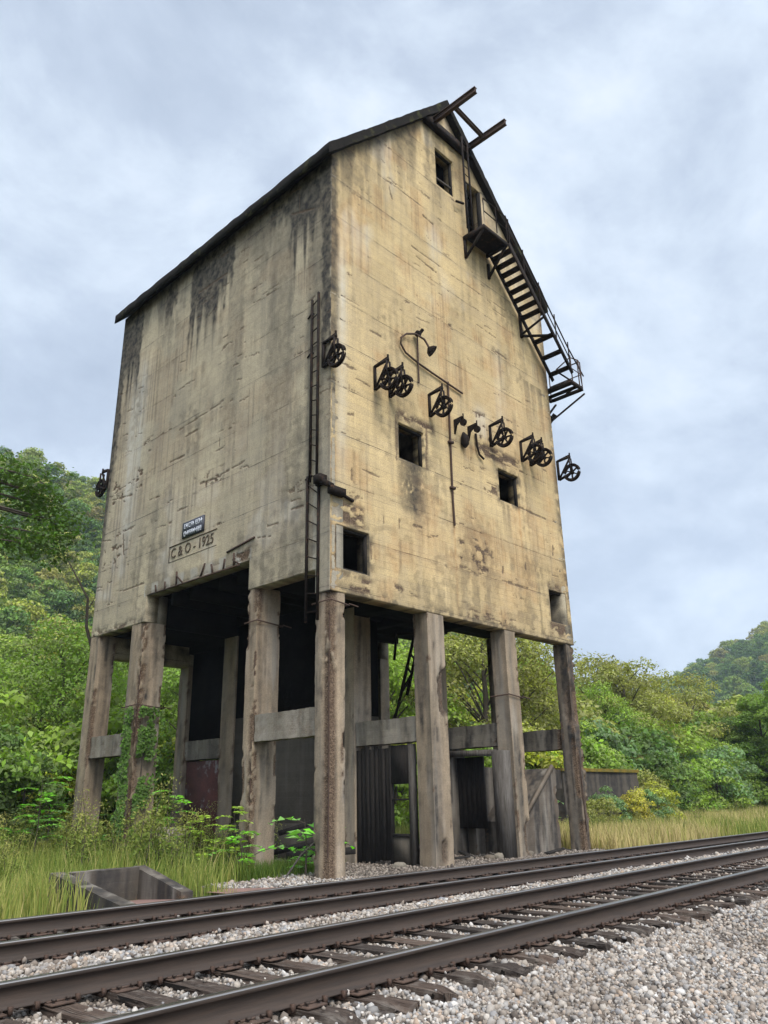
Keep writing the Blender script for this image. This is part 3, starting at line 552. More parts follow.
# ---- hoist beams at the gable
def ibeam(a, b, h=.17, w=.11, t=.022):
    a = np.array(a, float); b = np.array(b, float); return [bar(a + (0, 0, h / 2), b + (0, 0, h / 2), w, t), bar(a - (0, 0, h / 2), b - (0, 0, h / 2), w, t), bar(a, b, t, h - t)]
obj('hoist_beam', ibeam((3.77, .05, 19.27), (3.77, -1.64, 19.27)), M['rust'], tower); obj('hoist_beam', ibeam((5.36, .05, 19.42), (5.36, -1.50, 19.42)), M['rust'], tower)
obj('hoist_beam', ibeam((3.82, -.86, 19.29), (5.31, -.72, 19.40), .12, .09), M['rust'], tower)
obj('wall_beam', [box(3.45, 5.5, -.16, -.012, 19.08, 19.34)], M['steel'], tower)
# ---- outside stair
stair = empty('outside_stair', (0, 0, 0)); stair.parent = tower; stair['label'] = 'rusted steel stair falling from the gable door down to the right corner'
pf = [box(5.02, 6.1, -.72, -.02, 16.04, 16.10), bar((5.02, -.72, 16.0), (6.1, -.72, 16.0), .05, .13), bar((5.02, 0, 16.0), (5.02, -.72, 16.0), .05, .13), bar((6.1, 0, 16.0), (6.1, -.72, 16.0), .05, .13)]
obj('platform', pf, M['steel'], stair)
obj('strut', [bar((5.04, -.68, 15.97), (5.04, -.03, 15.35), .06), bar((5.04, -.03, 15.35), (5.04, -.03, 16.), .07)], M['steel'], stair); obj('strut', [bar((6.1, -.68, 15.97), (6.1, -.03, 15.25), .06), bar((6.1, -.03, 15.2), (6.1, -.03, 15.7), .07)], M['steel'], stair)
sl0 = np.array([6.1, 0, 16.05]); sl1 = np.array([8.95, 0, 13.0]); dd = sl1 - sl0
for y in (-.12, -.78): obj('stringer', [bar(sl0 + (0, y, -.03), sl1 + (0, y, -.03), .035, .15)], M['steel'], stair)
for k in range(15):
    t = (k + .7) / 15.5
    if k in (8, 9, 11, 13): continue
    p = sl0 + dd * t; obj('tread', [box(p[0] - .08, p[0] + .12, -.75, -.14, p[2] - .05, p[2] - .005)], M['steel'], stair)
obj('handrail', tube([(5.06, -.72, 16.1), (5.06, -.72, 17.0), (6.1, -.74, 16.98), tuple(sl1 + (-.1, -.76, .85)), tuple(sl1 + (.7, -.76, .15))], .022, 6) + tube([(5.06, -.73, 16.55), (6.1, -.75, 16.5), tuple(sl1 + (-.05, -.77, .45))], .018, 6)
    + sum([tube([tuple(sl0 + dd * t + (0, -.78, 0)), tuple(sl0 + dd * t + (0, -.78, .9))], .02, 6) for t in (.02, .25, .5, .75, .97)], []) + tube([(6.1, -.75, 16.1), (6.1, -.75, 17.)], .02, 6) + tube([(5.6, -.75, 16.1), (5.6, -.75, 17.)], .018, 6), M['steel'], stair)
obj('strut', [bar((7.55, -.02, 13.9), (7.55, -.02, 14.7), .08), bar((7.55, -.03, 13.95), (8.1, -.75, 13.9), .06), bar((7.55, -.03, 14.6), (7.6, -.75, 14.5), .06), bar((7.55, -.03, 14.0), (7.7, -.75, 14.35), .05)], M['steel'], stair)
# long loose treads near the corner and the corner landing
LD = []; LD.append(obj('landing', [box(8.83, 9.5, -.78, -.72, 12.30, 12.42), box(8.83, 9.5, .3, .36, 12.30, 12.42), bar((8.84, -.75, 12.36), (8.84, .3, 12.36), .05, .1), bar((9.5, -.75, 12.36), (9.5, .3, 12.36), .05, .1),
    box(8.9, 9.05, -.72, .3, 12.36, 12.4), box(9.2, 9.35, -.72, .3, 12.36, 12.4), box(9.5, 9.62, -.72, .3, 12.36, 12.4), bar((8.84, -.3, 12.9), (8.84, -.75, 12.4), .05), bar((9.7, -.7, 12.3), (8.84, .1, 11.3), .05), bar((9.7, .3, 12.3), (8.84, .3, 11.4), .05), bar((8.84, .1, 12.3), (8.84, .1, 11.2), .07)], M['steel'], stair))
lp = [(8.95, -.76), (9.5, -.76), (9.5, .32)]
g = tube([(8.87, -.3, 12.95), (9.0, -.72, 13.25), (9.4, -.76, 13.3), (9.5, -.74, 13.3), (9.5, .32, 13.3)], .02, 6) + tube([(8.95, -.76, 12.85), (9.5, -.76, 12.85), (9.5, .32, 12.85)], .016, 6)
for x, y in lp + [(9.35, -.76)]: g += tube([(x, y, 12.4), (x, y, 13.28)], .02, 6)
LD.append(obj('handrail', g + [bar((9.5, -.76, 12.45), (9.4, -.76, 13.28), .02), bar((9.3, -.76, 12.4), (9.5, -.2, 12.42), .03)], M['rust'], stair))
for o in LD: o.location = (0, 0, .30)
f2 = np.array([9.3, .36, 12.3]); f3 = np.array([9.3, 3.0, 9.9])
obj('rear_flight', [bar(f2 + (-.4, 0, 0), f3 + (-.4, 0, 0), .04, .15), bar(f2 + (.4, 0, 0), f3 + (.4, 0, 0), .04, .15)] + [box(8.92, 9.68, *(lambda q: (q[1] - .1, q[1] + .1))(f2 + (f3 - f2) * t), *(lambda q: (q[2] - .03, q[2] + .01))(f2 + (f3 - f2) * t)) for t in np.linspace(.05, .95, 11)], M['steel'], stair)

# ---- lettering and plaque on the side wall
def text_geo(s, size, depth):
    cu = bpy.data.curves.new('t', 'FONT'); cu.body = s; cu.size = size; cu.extrude = depth; cu.align_x = 'CENTER'; cu.resolution_u = 3
    o = bpy.data.objects.new('t', cu); COL.objects.link(o); bpy.context.view_layer.update()
    m = bpy.data.meshes.new_from_object(o.evaluated_get(bpy.context.evaluated_depsgraph_get()))
    bpy.data.objects.remove(o); return m
tm = text_geo('C & O - 1925', .36, .012)
co = np.zeros(len(tm.vertices) * 3); tm.vertices.foreach_get('co', co); co = co.reshape(-1, 3); w = co[:, 0].max() - co[:, 0].min()
new = np.stack([-.012 - co[:, 2] * .8, 4.86 - co[:, 0] * (1.78 / w), 6.87 + co[:, 1]], 1); tm.vertices.foreach_set('co', new.ravel()); tm.materials.append(M['letter'])
tm.name = 'moulded_lettering'; lt = link('moulded_lettering', tm, tower); lt['label'] = 'moulded letters reading C & O - 1925'
obj('lettering_recess_edge', [box(-.02, -.004, 3.85, 5.85, 7.17, 7.19), box(-.015, -.004, 5.83, 5.85, 6.78, 7.17), box(-.012, -.004, 3.85, 5.84, 6.78, 6.79)], M['letter'], tower)
pl = obj('plaque', [box(-.04, -.004, 4.38, 5.28, 7.26, 7.66)], M['navy'], tower); pl['label'] = 'small dark enamel plate with two worn rows of white lettering'
g = []
for row, (z, h) in enumerate(((7.49, .12), (7.30, .12))):
    y = 5.2
    while y > 4.46:
        w_ = random.uniform(.03, .07)
        if not (row == 0 and 4.75 < y < 4.80): 
            k = random.randint(0, 3); g += [box(-.046, -.041, y - .018, y, z, z + h)]
            if k != 1: g.append(box(-.0465, -.0415, y - w_, y - .01, z + h - .022, z + h))
            if k in (0, 2): g.append(box(-.046, -.041, y - w_, y - .01, z, z + .02))
            if k in (1, 2, 3): g.append(box(-.0455, -.0405, y - w_, y - w_ + .016, z + .03, z + h - .03))
        y -= w_ + .025
obj('white_lettering', g, M['white'], pl)
# steel chute frame hanging under the bins
obj('chute_frame', [bar((6.0, 3.1, 5.6), (5.3, 3.1, 3.7), .06), bar((6.25, 3.1, 5.7), (5.55, 3.1, 3.75), .06), bar((5.3, 3.1, 3.75), (5.75, 3.1, 4.3), .05), bar((5.2, 3.1, 5.3), (6.2, 3.1, 5.45), .07), bar((5.2, 3.1, 5.3), (5.1, 3.1, 4.6), .05), bar((5.3, 3.1, 3.7), (5.05, 3.1, 3.1), .05)] + [bar((6.0 - .14 * k, 3.1, 5.6 - .38 * k), (6.25 - .14 * (k + .6), 3.1, 5.7 - .38 * (k + .6)), .04) for k in range(5)], M['steel'], tower)
# ------------------------------------------------------------------ ground, ballast, track
CX, CY = -9.937, -10.83
def yc1(x): return -2.09 + .012 * np.asarray(x, float)
def yc2(x):
    x = np.asarray(x, float); return -5.10 + np.where(x < 13, .045 * x, .045 * 13 + .012 * (x - 13))
gx = np.concatenate([[-900, -300, -120], np.arange(-60, 100, 1.5), [120, 200, 400, 900, 1500]]); gy = np.concatenate([[-900, -300, -100, -40], np.arange(-24, 70, 1.5), [90, 160, 400, 900, 1500]])
GX, GY = np.meshgrid(gx, gy, indexing='ij')
def ground_z(x, y):
    x = np.asarray(x, float); y = np.asarray(y, float)
    z = .10 * (fbm(x * .25, y * .25, 0, 3, 3) - .5) * sst(1.5, 5, np.abs(y - 3) + 0 * x)
    z = z - .12; z = np.where((y < -.4) & (y > -14), z - .28, z)
    return z
idx = np.arange(GX.size).reshape(GX.shape)
gF = np.stack([idx[:-1, :-1], idx[1:, :-1], idx[1:, 1:], idx[:-1, 1:]], -1).reshape(-1, 4)
tag(obj('ground', [(np.stack([GX.ravel(), GY.ravel(), ground_z(GX, GY).ravel()], 1), gF)], M['ground'], smooth=True), kind='structure')
def bed_z(x, y):
    """profile of the ballast: level with the tie tops, shoulders falling away"""
    y = np.asarray(y, float); a = yc1(x); b = yc2(x)
    z = np.full(np.broadcast(x, y).shape, -.142) + .030 * sst(.85, 1.2, np.abs(y - b)) * sst(.85, 1.2, np.abs(y - a))
    z = z + .07 * np.exp(-((y - (a + b) / 2) / .42) ** 2)              # heaped between the tracks
    z = np.where(y > a + 1.15, -.115 + np.minimum(.085, (y - a - 1.15) * .12), z)          # apron up to the pillars
    z = np.where(y < b - 1.05, -.142 - np.maximum(0, (b - 1.05 - y)) * .11, z)
    z = z + .03 * (fbm(np.asarray(x) * 1.2, y * 1.2, 0, 14, 3) - .5)
    return z
def apron_edge(x):
    x = np.asarray(x, float)
    e = np.where(x < -1.9, -.75 + 0 * x, np.where(x < -.2, 1.0, np.where(x < 8.9, 8.5, -.35)))
    return e
bx = np.arange(-14, 140, .25); by = np.concatenate([np.arange(-13, 2.6, .12), [3, 4, 5, 6, 8.5]])
BX, BY = np.meshgrid(bx, by, indexing='ij'); bi = np.arange(BX.size).reshape(BX.shape)
bF = np.stack([bi[:-1, :-1], bi[1:, :-1], bi[1:, 1:], bi[:-1, 1:]], -1)
cxm, cym = (BX[:-1, :-1] + .125), (BY[:-1, :-1] + BY[1:, 1:]) / 2
kp = cym < apron_edge(cxm) + .3 * (fbm(cxm * 1.5, cym * 1.5, 0, 8, 3) - .5); bF = bF[kp]
used, inv = np.unique(bF, return_inverse=True)
bV = np.stack([BX.ravel(), BY.ravel(), bed_z(BX, BY).ravel()], 1)[used]
tag(obj('ballast_bed', [(bV, inv.reshape(-1, 4))], M['ballast'], smooth=True), kind='structure')

# crushed stones
ico = np.array([[0, 0, 1.]] + [[math.cos(i * 1.2566) * .894, math.sin(i * 1.2566) * .894, .447] for i in range(5)] + [[math.cos(i * 1.2566 + .628) * .894, math.sin(i * 1.2566 + .628) * .894, -.447] for i in range(5)] + [[0, 0, -1.]])
icf = np.array([[0, 1 + i, 1 + (i + 1) % 5] for i in range(5)] + [[1 + i, 6 + i, 1 + (i + 1) % 5] for i in range(5)] + [[1 + (i + 1) % 5, 6 + i, 6 + (i + 1) % 5] for i in range(5)] + [[11, 6 + (i + 1) % 5, 6 + i] for i in range(5)])
RB = [ico * (1 + rng.uniform(-.32, .32, (12, 1))) + rng.uniform(-.12, .12, (12, 3)) for _ in range(14)]
def rots(n, r=rng):
    q = r.normal(size=(n, 4)); q /= np.linalg.norm(q, axis=1)[:, None]; w_, x, y, z = q.T
    return np.stack([np.stack([1 - 2 * (y * y + z * z), 2 * (x * y - z * w_), 2 * (x * z + y * w_)], 1), np.stack([2 * (x * y + z * w_), 1 - 2 * (x * x + z * z), 2 * (y * z - x * w_)], 1), np.stack([2 * (x * z - y * w_), 2 * (y * z + x * w_), 1 - 2 * (x * x + y * y)], 1)], 1)
def stones(x, y, z, s):
    n = len(x); k = rng.integers(0, 14, n); B = np.array(RB)[k] * (s[:, None] * rng.uniform(.65, 1.25, (n, 3)))[:, None, :]
    V = np.einsum('nij,nkj->nki', rots(n), B) + np.stack([x, y, z], 1)[:, None]
    F = icf[None] + (np.arange(n) * 12)[:, None, None]; return V.reshape(-1, 3), F.reshape(-1, 3), np.repeat(rng.random(n), 20)
TY = .17
tie1 = np.arange(-9.6, 46, .505); tie2 = -10.33 + np.arange(0, 112) * .492
def on_tie(x, y):
    m = np.zeros(len(x), bool)
    for tx, yc in ((tie1, yc1), (tie2, yc2)):
        d = np.abs(x[:, None] - tx[None]).min(1); m |= (d < .10) & (np.abs(y - yc(x)) < 1.3)
    return m
def scatter(n, x0, x1, y0, y1, s0, s1, lift=0.):
    x = rng.uniform(x0, x1, n); y = rng.uniform(y0, y1, n)
    az = np.degrees(np.arctan2(x - CX, y - CY)); ok = (az > 12) & (az < 83)
    ok &= y < apron_edge(x) + .35 * (fbm(x * 1.5, y * 1.5, 0, 8, 3) - .5)
    x, y = x[ok], y[ok]; t = on_tie(x, y); inner = (np.abs(y - yc2(x)) < .72) | (np.abs(y - yc1(x)) < .72)
    ok = (~t) | (rng.random(len(x)) < .012); x, y, inner = x[ok], y[ok], inner[ok]; t = t[ok]
    s = rng.uniform(s0 * .8, s1, len(x)) * (.75 + .75 * rng.random(len(x)) ** 4); z = bed_z(x, y) + s * rng.uniform(-.3, .6, len(x)) + .045 * t + lift
    return x, y, z, s
parts = [scatter(26000, -8.5, -1, -10.2, -6.3, .014, .026), scatter(36000, -8.5, 9, -9.8, -6.0, .015, .028), scatter(34000, -8.5, 6, -6.4, -2.9, .014, .025), scatter(19000, -8.5, 8, -4.35, -2.8, .015, .027, .012), scatter(4500, -8, 10, -2.85, -1.3, .016, .028),
         scatter(14000, 6, 22, -9, -2.6, .024, .040), scatter(7000, 6, 22, -4.4, -2.6, .024, .040, .01), scatter(12000, 20, 60, -8, 0, .04, .07), scatter(11000, -4.5, .6, -1.2, 3., .014, .028), scatter(9000, .4, 9, -1.2, 3., .012, .03), scatter(3000, -2, 9, 3, 8, .02, .05)]
X_, Y_, Z_, S_ = [np.concatenate(q) for q in zip(*parts)]
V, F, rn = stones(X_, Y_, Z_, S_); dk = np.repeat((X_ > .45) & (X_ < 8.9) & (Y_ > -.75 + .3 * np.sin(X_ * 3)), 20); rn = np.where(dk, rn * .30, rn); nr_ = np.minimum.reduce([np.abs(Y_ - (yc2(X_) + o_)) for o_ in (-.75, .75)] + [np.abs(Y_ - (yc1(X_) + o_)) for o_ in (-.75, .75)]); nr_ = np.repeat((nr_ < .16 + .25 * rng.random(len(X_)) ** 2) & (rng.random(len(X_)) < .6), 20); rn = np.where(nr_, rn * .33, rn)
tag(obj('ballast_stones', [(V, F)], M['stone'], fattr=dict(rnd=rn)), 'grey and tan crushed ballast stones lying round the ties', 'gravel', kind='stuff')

# rails
prof = np.array([(-.075, 0), (.075, 0), (.075, .012), (.02, .032), (.009, .05), (.009, .128), (.03, .143), (.036, .15), (.036, .172), (.028, .182), (-.028, .182), (-.036, .172), (-.036, .15), (-.03, .143), (-.009, .128), (-.009, .05), (-.02, .032), (-.075, .012)])
prof[:, 1] *= .165 / .182; HEAD = .088; FOOT = HEAD - .165
def rail(yc, off, label):
    xs = np.concatenate([np.arange(-14, 60, .5), np.arange(60, 400, 5)]); n = len(prof); y = yc(xs) + off
    V = np.concatenate([np.stack([np.full(n, x), yy - prof[:, 0], FOOT + prof[:, 1]], 1) for x, yy in zip(xs, y)])
    F = np.array([(i * n + a, i * n + (a + 1) % n, (i + 1) * n + (a + 1) % n, (i + 1) * n + a) for i in range(len(xs) - 1) for a in range(n)])
    o = obj('rail', [(V, F)], M['rail']); o.data.materials.append(M['railtop'])
    mi = np.tile(np.array([1 if a in (8, 9, 10) else 0 for a in range(n)]), len(xs) - 1); o.data.polygons.foreach_set('material_index', mi.astype(np.int32))
    return tag(o, label, 'rail', 'rails of the two tracks')
rail(yc1, .75, 'rusty steel rail closest to the coaling tower pillars'); rail(yc1, -.75, 'rusty steel rail second from the tower, near side of the far track')
rail(yc2, .75, 'rusty steel rail of the near track on its tower side'); rail(yc2, -.75, 'large rusty rail nearest the camera with shiny top')

# ties with tie plates and spikes
def tie_mesh(seed):
    xs = np.linspace(-.115, .115, 6); ys = np.linspace(-1.3, 1.3, 40); g, a = rough_box((-.112, .112, -1.3, 1.3, -.17, 0), res=.04, seed=seed, amp=.016, erode={(0, 0): .9, (1, 0): .6, (0, 1): .6, (1, 1): .6})
    return mesh('tie', g, M['tie'])
TM = [tie_mesh(s) for s in range(50, 56)]
def plate_geo():
    return [box(-.09, .09, -.17, .17, .0, .014), box(-.09, .09, -.105, -.08, .0141, .026), box(-.09, .09, .08, .105, .0141, .026)]
PM = mesh('tie_plate', plate_geo(), M['plate']); 
SM = mesh('spike', tube([(0, 0, -.005), (0, 0, .016)], .008, 6) + [box(-.013, .013, -.016, .014, .0161, .028)], M['rail'])
CM = mesh('rail_anchor', [box(-.012, .012, -.085, .085, -.03, .012), box(-.014, .014, -.10, -.07, -.02, .028)], M['rust'])
ORD = ['first', 'second', 'third', 'fourth', 'fifth', 'sixth', 'seventh', 'eighth', 'ninth', 'tenth', 'eleventh', 'twelfth', 'thirteenth', 'fourteenth', 'fifteenth', 'sixteenth', 'seventeenth', 'eighteenth', 'nineteenth', 'twentieth']
cnt = 0
for track, (tx, yc) in enumerate(((tie1, yc1), (tie2, yc2))):
    slope = .012 if track == 0 else .045
    for i, x in enumerate(tx):
        dist = math.hypot(x - CX, float(yc(x)) - CY); az = math.degrees(math.atan2(x - CX, float(yc(x)) - 1.3 - CY))
        azb = math.degrees(math.atan2(x - CX, float(yc(x)) + 1.3 - CY))
        if azb < 8: continue
        t = empty('railroad_tie', (x, float(yc(x)), 0), slope + random.uniform(-.012, .012))
        b = link('sleeper', TM[random.randrange(6)], t); b.location = (0, random.uniform(-.04, .04), FOOT - .016 + random.uniform(-.006, .004)); b.rotation_euler = (0, 0, math.pi * random.randint(0, 1)); b.scale = (random.uniform(.92, 1.08), random.uniform(.985, 1.015), 1)
        if track == 1:
            if x < 2.3:
                cnt += 1; lab = 'weathered wooden tie of the near track, %s visible tie counted from the lower left' % (ORD[cnt - 1] if cnt <= 20 else 'next')
                if cnt > 20: lab = None
            else: lab = None
            tag(t, lab or 'small distant wooden tie of the near track receding to the right', 'railroad tie', 'wooden ties of the near track')
        else: tag(t, 'mostly buried wooden tie under the track beside the tower', 'railroad tie', 'wooden ties of the far track')
        if dist < 22:
            for s in (-.75, .75):
                p = link('tie_plate', PM, t); p.location = (0, s, FOOT - .0145)
                for (qx, qy) in ((-.055, -.128), (.055, -.128), (.05, .10), (-.05, .128)):
                    q = link('spike', SM, p); q.location = (qx + random.uniform(-.006, .006), qy, .012); q.rotation_euler = (random.uniform(-.08, .08), random.uniform(-.08, .08), random.uniform(-.3, .3))
            for sx in (-.15, .15):
                if dist < 14: q = link('rail_anchor', CM, t); q.location = (sx, -.75, FOOT - .005); q2 = link('rail_anchor', CM, t); q2.location = (sx, .75, FOOT - .005)

# ------------------------------------------------------------------ concrete pit left of the tower
pit = empty('concrete_pit', (-3.4, .5, 0), 0, 'low concrete pit with sloping side walls and reddish floor beside the far track', 'concrete pit')
def pwall(name, poly, axis, a, b, mat=M['ruin']):
    o = obj(name, prism(poly, axis, a, b), mat, pit); o.location = (3.4, -.5, 0); return o
def slab_rough(name, b, parent, mat, off, **k):
    g, a = rough_box(b, **k); o = obj(name, g, mat, parent, attrs=a); o.location = off; return o
def pit_wall(name, b, slope=None, seed=0):
    g, at = rough_box(b, res=.05, seed=seed, amp=.02, stain=.45, pale=.35, erode={(0, 0): .3, (1, 0): .2})
    out_ = []
    for V, q in g:
        V = V.copy()
        if slope: t = (V[:, 2] - b[4]) / (b[5] - b[4]); y = V[:, 1]; zt = np.interp(y, [slope[0], slope[1]], [slope[2], slope[3]]); V[:, 2] = b[4] + t * (zt - b[4])
        else: V[:, 1] += .11 * (V[:, 0] + 4.2)
        out_.append((V, q))
    o = obj(name, out_, M['ruin'], pit, attrs=at); o.location = (3.4, -.5, 0)
pit_wall('side_wall', (-4.42, -4.20, -1.05, .95, -.3, .35), (-1.05, .95, .06, .35), 91); pit_wall('side_wall', (-3.04, -2.84, -.25, 1.1, -.3, .35), (-.25, 1.1, .05, .345), 92)
pit_wall('back_wall', (-4.20, -3.04, .78, 1.0, -.3, .335), None, 93)
o = obj('floor', [(np.array([[-4.19, -1.0, -.0], [-2.7, -1.0, .0], [-3.03, .92, -.12], [-4.19, .79, -.12]]), np.array([[0, 1, 2, 3]])), (np.array([[-2.5, -.98, .006], [-1.5, -.6, .0], [-2.0, .1, -.01], [-2.6, -.2, .004]]), np.array([[0, 1, 2, 3]]))], M['redfloor'], pit); o.location = (3.4, -.5, 0)

# ------------------------------------------------------------------ walls and timber under the tower
pk = empty('plank_partition', (2.9, 1.5, 0), 0, 'dark upright plank wall with small window hole, under the first beam behind the corner pillar', 'plank wall')
g = []; y = 1.26
k = 0
while y < 2.24:
    w_ = random.uniform(.09, .15); dx = random.uniform(-.02, .02); o = obj('plank', [box(dx - .02, dx + .012, y - 1.5, y + w_ - .012 - 1.5, random.uniform(-.05, .05), random.uniform(2.25, 2.32))], M['timber'], pk); y += w_
obj('post', [box(-.03, .08, -.92, -.78, -.05, 2.31)], M['timberlight'], pk); obj('post', [box(-.03, .06, -.285, -.235, -.05, 2.31)], M['timber'], pk)
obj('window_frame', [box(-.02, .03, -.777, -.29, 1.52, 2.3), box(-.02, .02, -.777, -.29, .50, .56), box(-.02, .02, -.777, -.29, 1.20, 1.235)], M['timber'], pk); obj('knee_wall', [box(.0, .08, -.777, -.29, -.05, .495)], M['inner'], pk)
tag(obj('timber_post', [box(5.30, 5.62, .06, .36, -.1, 2.22)], M['timberlight']), 'grey squared timber post leaning against the third front pillar', 'timber post')
tag(obj('timber_beam', [bar((5.75, .45, 2.2), (5.75, 2.2, 2.24), .16, .14)], M['timberlight']), 'grey timber lying level just under the second crossbeam', 'timber beam')
dp = empty('plank_door', (6.0, 1.7, 0), 0, 'dark plank door panel hanging behind the second bay, right of the second front pillar', 'plank door')
for k in range(6): obj('plank', [box(-.03 + .006 * (k % 2), .03, -.58 + k * .14, -.45 + k * .14, .55, 2.15)], M['timber'], dp)
cw = empty('concrete_wall', (6.5, 1.7, 0), 0, 'board marked low concrete wall behind the third front pillar with sloping buttress', 'concrete wall')
def cwall(name, b, **k): g, a = rough_box(b, **k); o = obj(name, g, M['ruin'], cw, attrs=a); o.location = (-6.5, -1.7, 0); return o
cwall('wall', (6.12, 8.05, 1.55, 1.8, -.2, 1.93), res=.06, seed=61, amp=.03, stain=.2, pale=.2); cwall('wall', (4.9, 6.3, 1.9, 2.15, -.2, 2.35), res=.07, seed=62, amp=.03, stain=.25, pale=.3); cwall('lintel', (8.01, 8.42, .52, .75, 1.40, 1.86), res=.05, seed=63, stain=.4, pale=.05)
g, at = rough_box((6.45, 8.02, .42, 1.54, -.2, 1.88), res=.05, seed=66, amp=.03, stain=.30, pale=.25, erode={(0, 0): .3, (1, 0): .4})
g2 = []
for V, q in g:
    V = V.copy(); zt = np.interp(V[:, 0], [6.45, 7.82], [.68, 1.88]); V[:, 2] = -.2 + (V[:, 2] + .2) / 2.08 * (zt + .2); g2.append((V, q))
o = obj('buttress', g2, M['butt'], cw, attrs=at); o.location = (-6.5, -1.7, 0)
o = obj('coping', [bar((6.44, .42, .71), (7.88, .42, 1.93), .07, .10)], M['butt'], cw); o.location = (-6.5, -1.7, 0)
# ruin to the right
ru = empty('ruined_hut', (20, 7, 0), 0, 'low dark concrete ruin with mossy orange top edge, right of the tower', 'ruin')
g, a = rough_box((-2.6, 3.4, -1., 2.2, -.2, 2.12), res=.12, seed=80, amp=.05, stain=.5, pale=.02); obj('wall', g, M['ruin'], ru, attrs=a)
g, a = rough_box((-2.65, 3.45, -1.08, 2.3, 2.125, 2.25), res=.12, seed=81, amp=.05); obj('mossy_top', g, M['moss'], ru, attrs=a)
obj('gable_piece', prism([(-.6, 2.24), (2.6, 2.24), (2.2, 2.7), (1.4, 3.25), (.5, 3.1)], 'y', 2.35, 2.6), M['ruin'], ru)
# loose timbers and rocks at the foot of the tower
for i, (a, b, w_, lab) in enumerate((((.8, 2.7, .25), (1.7, 1.6, .55), .14, 'dark timber sloping up inside the first bay'), ((.9, 2.2, .22), (1.8, 1.2, .30), .16, 'dark timber lying lowest in the first bay'), ((1.1, 2.7, .62), (1.7, 2.4, .80), .12, 'short dark timber on top of the heap in the first bay'))):
    tag(obj('timber', [bar(a, b, w_, w_ * .8)], M['timber']), lab, 'timber', 'timbers heaped between the pillars')
def rock(x, y, z, s, seed, lab, mat=M['beam'], sq=(1, 1, .7)):
    import itertools
    bm = bpy.data.meshes.new('r'); n = 3
    V = []; F = []
    th = np.linspace(0, np.pi, 13); ph = np.linspace(0, 2 * np.pi, 20, endpoint=False)
    P = np.array([[math.sin(t) * math.cos(p), math.sin(t) * math.sin(p), math.cos(t)] for t in th for p in ph]); P = np.sign(P) * np.abs(P) ** .75
    P = P * (1 + .5 * (fbm(P[:, 0] * 1.6 + seed, P[:, 1] * 1.6, P[:, 2] * 1.6, seed, 4) - .5))[:, None] * np.array(sq) * s
    Fq = [(i * 20 + a, (i + 1) * 20 + a, (i + 1) * 20 + (a + 1) % 20, i * 20 + (a + 1) % 20) for i in range(12) for a in range(20)]
    o = obj('rock', [(P, Fq)], mat); o.location = (x, y, z); return tag(o, lab, 'rock')
rock(.6, 6.0, .35, .55, 4, 'pale grey boulder between weeds in the main opening'); rock(1.3, 1.5, .1, .28, 7, 'low concrete lump behind weeds in the first bay')
rock(5.2, .25, .0, .10, 9, 'small stone at the foot of the grey post', sq=(1, 1, .9)); rock(2.4, .6, -.02, .13, 12, 'small rubble lump inside the plank wall')

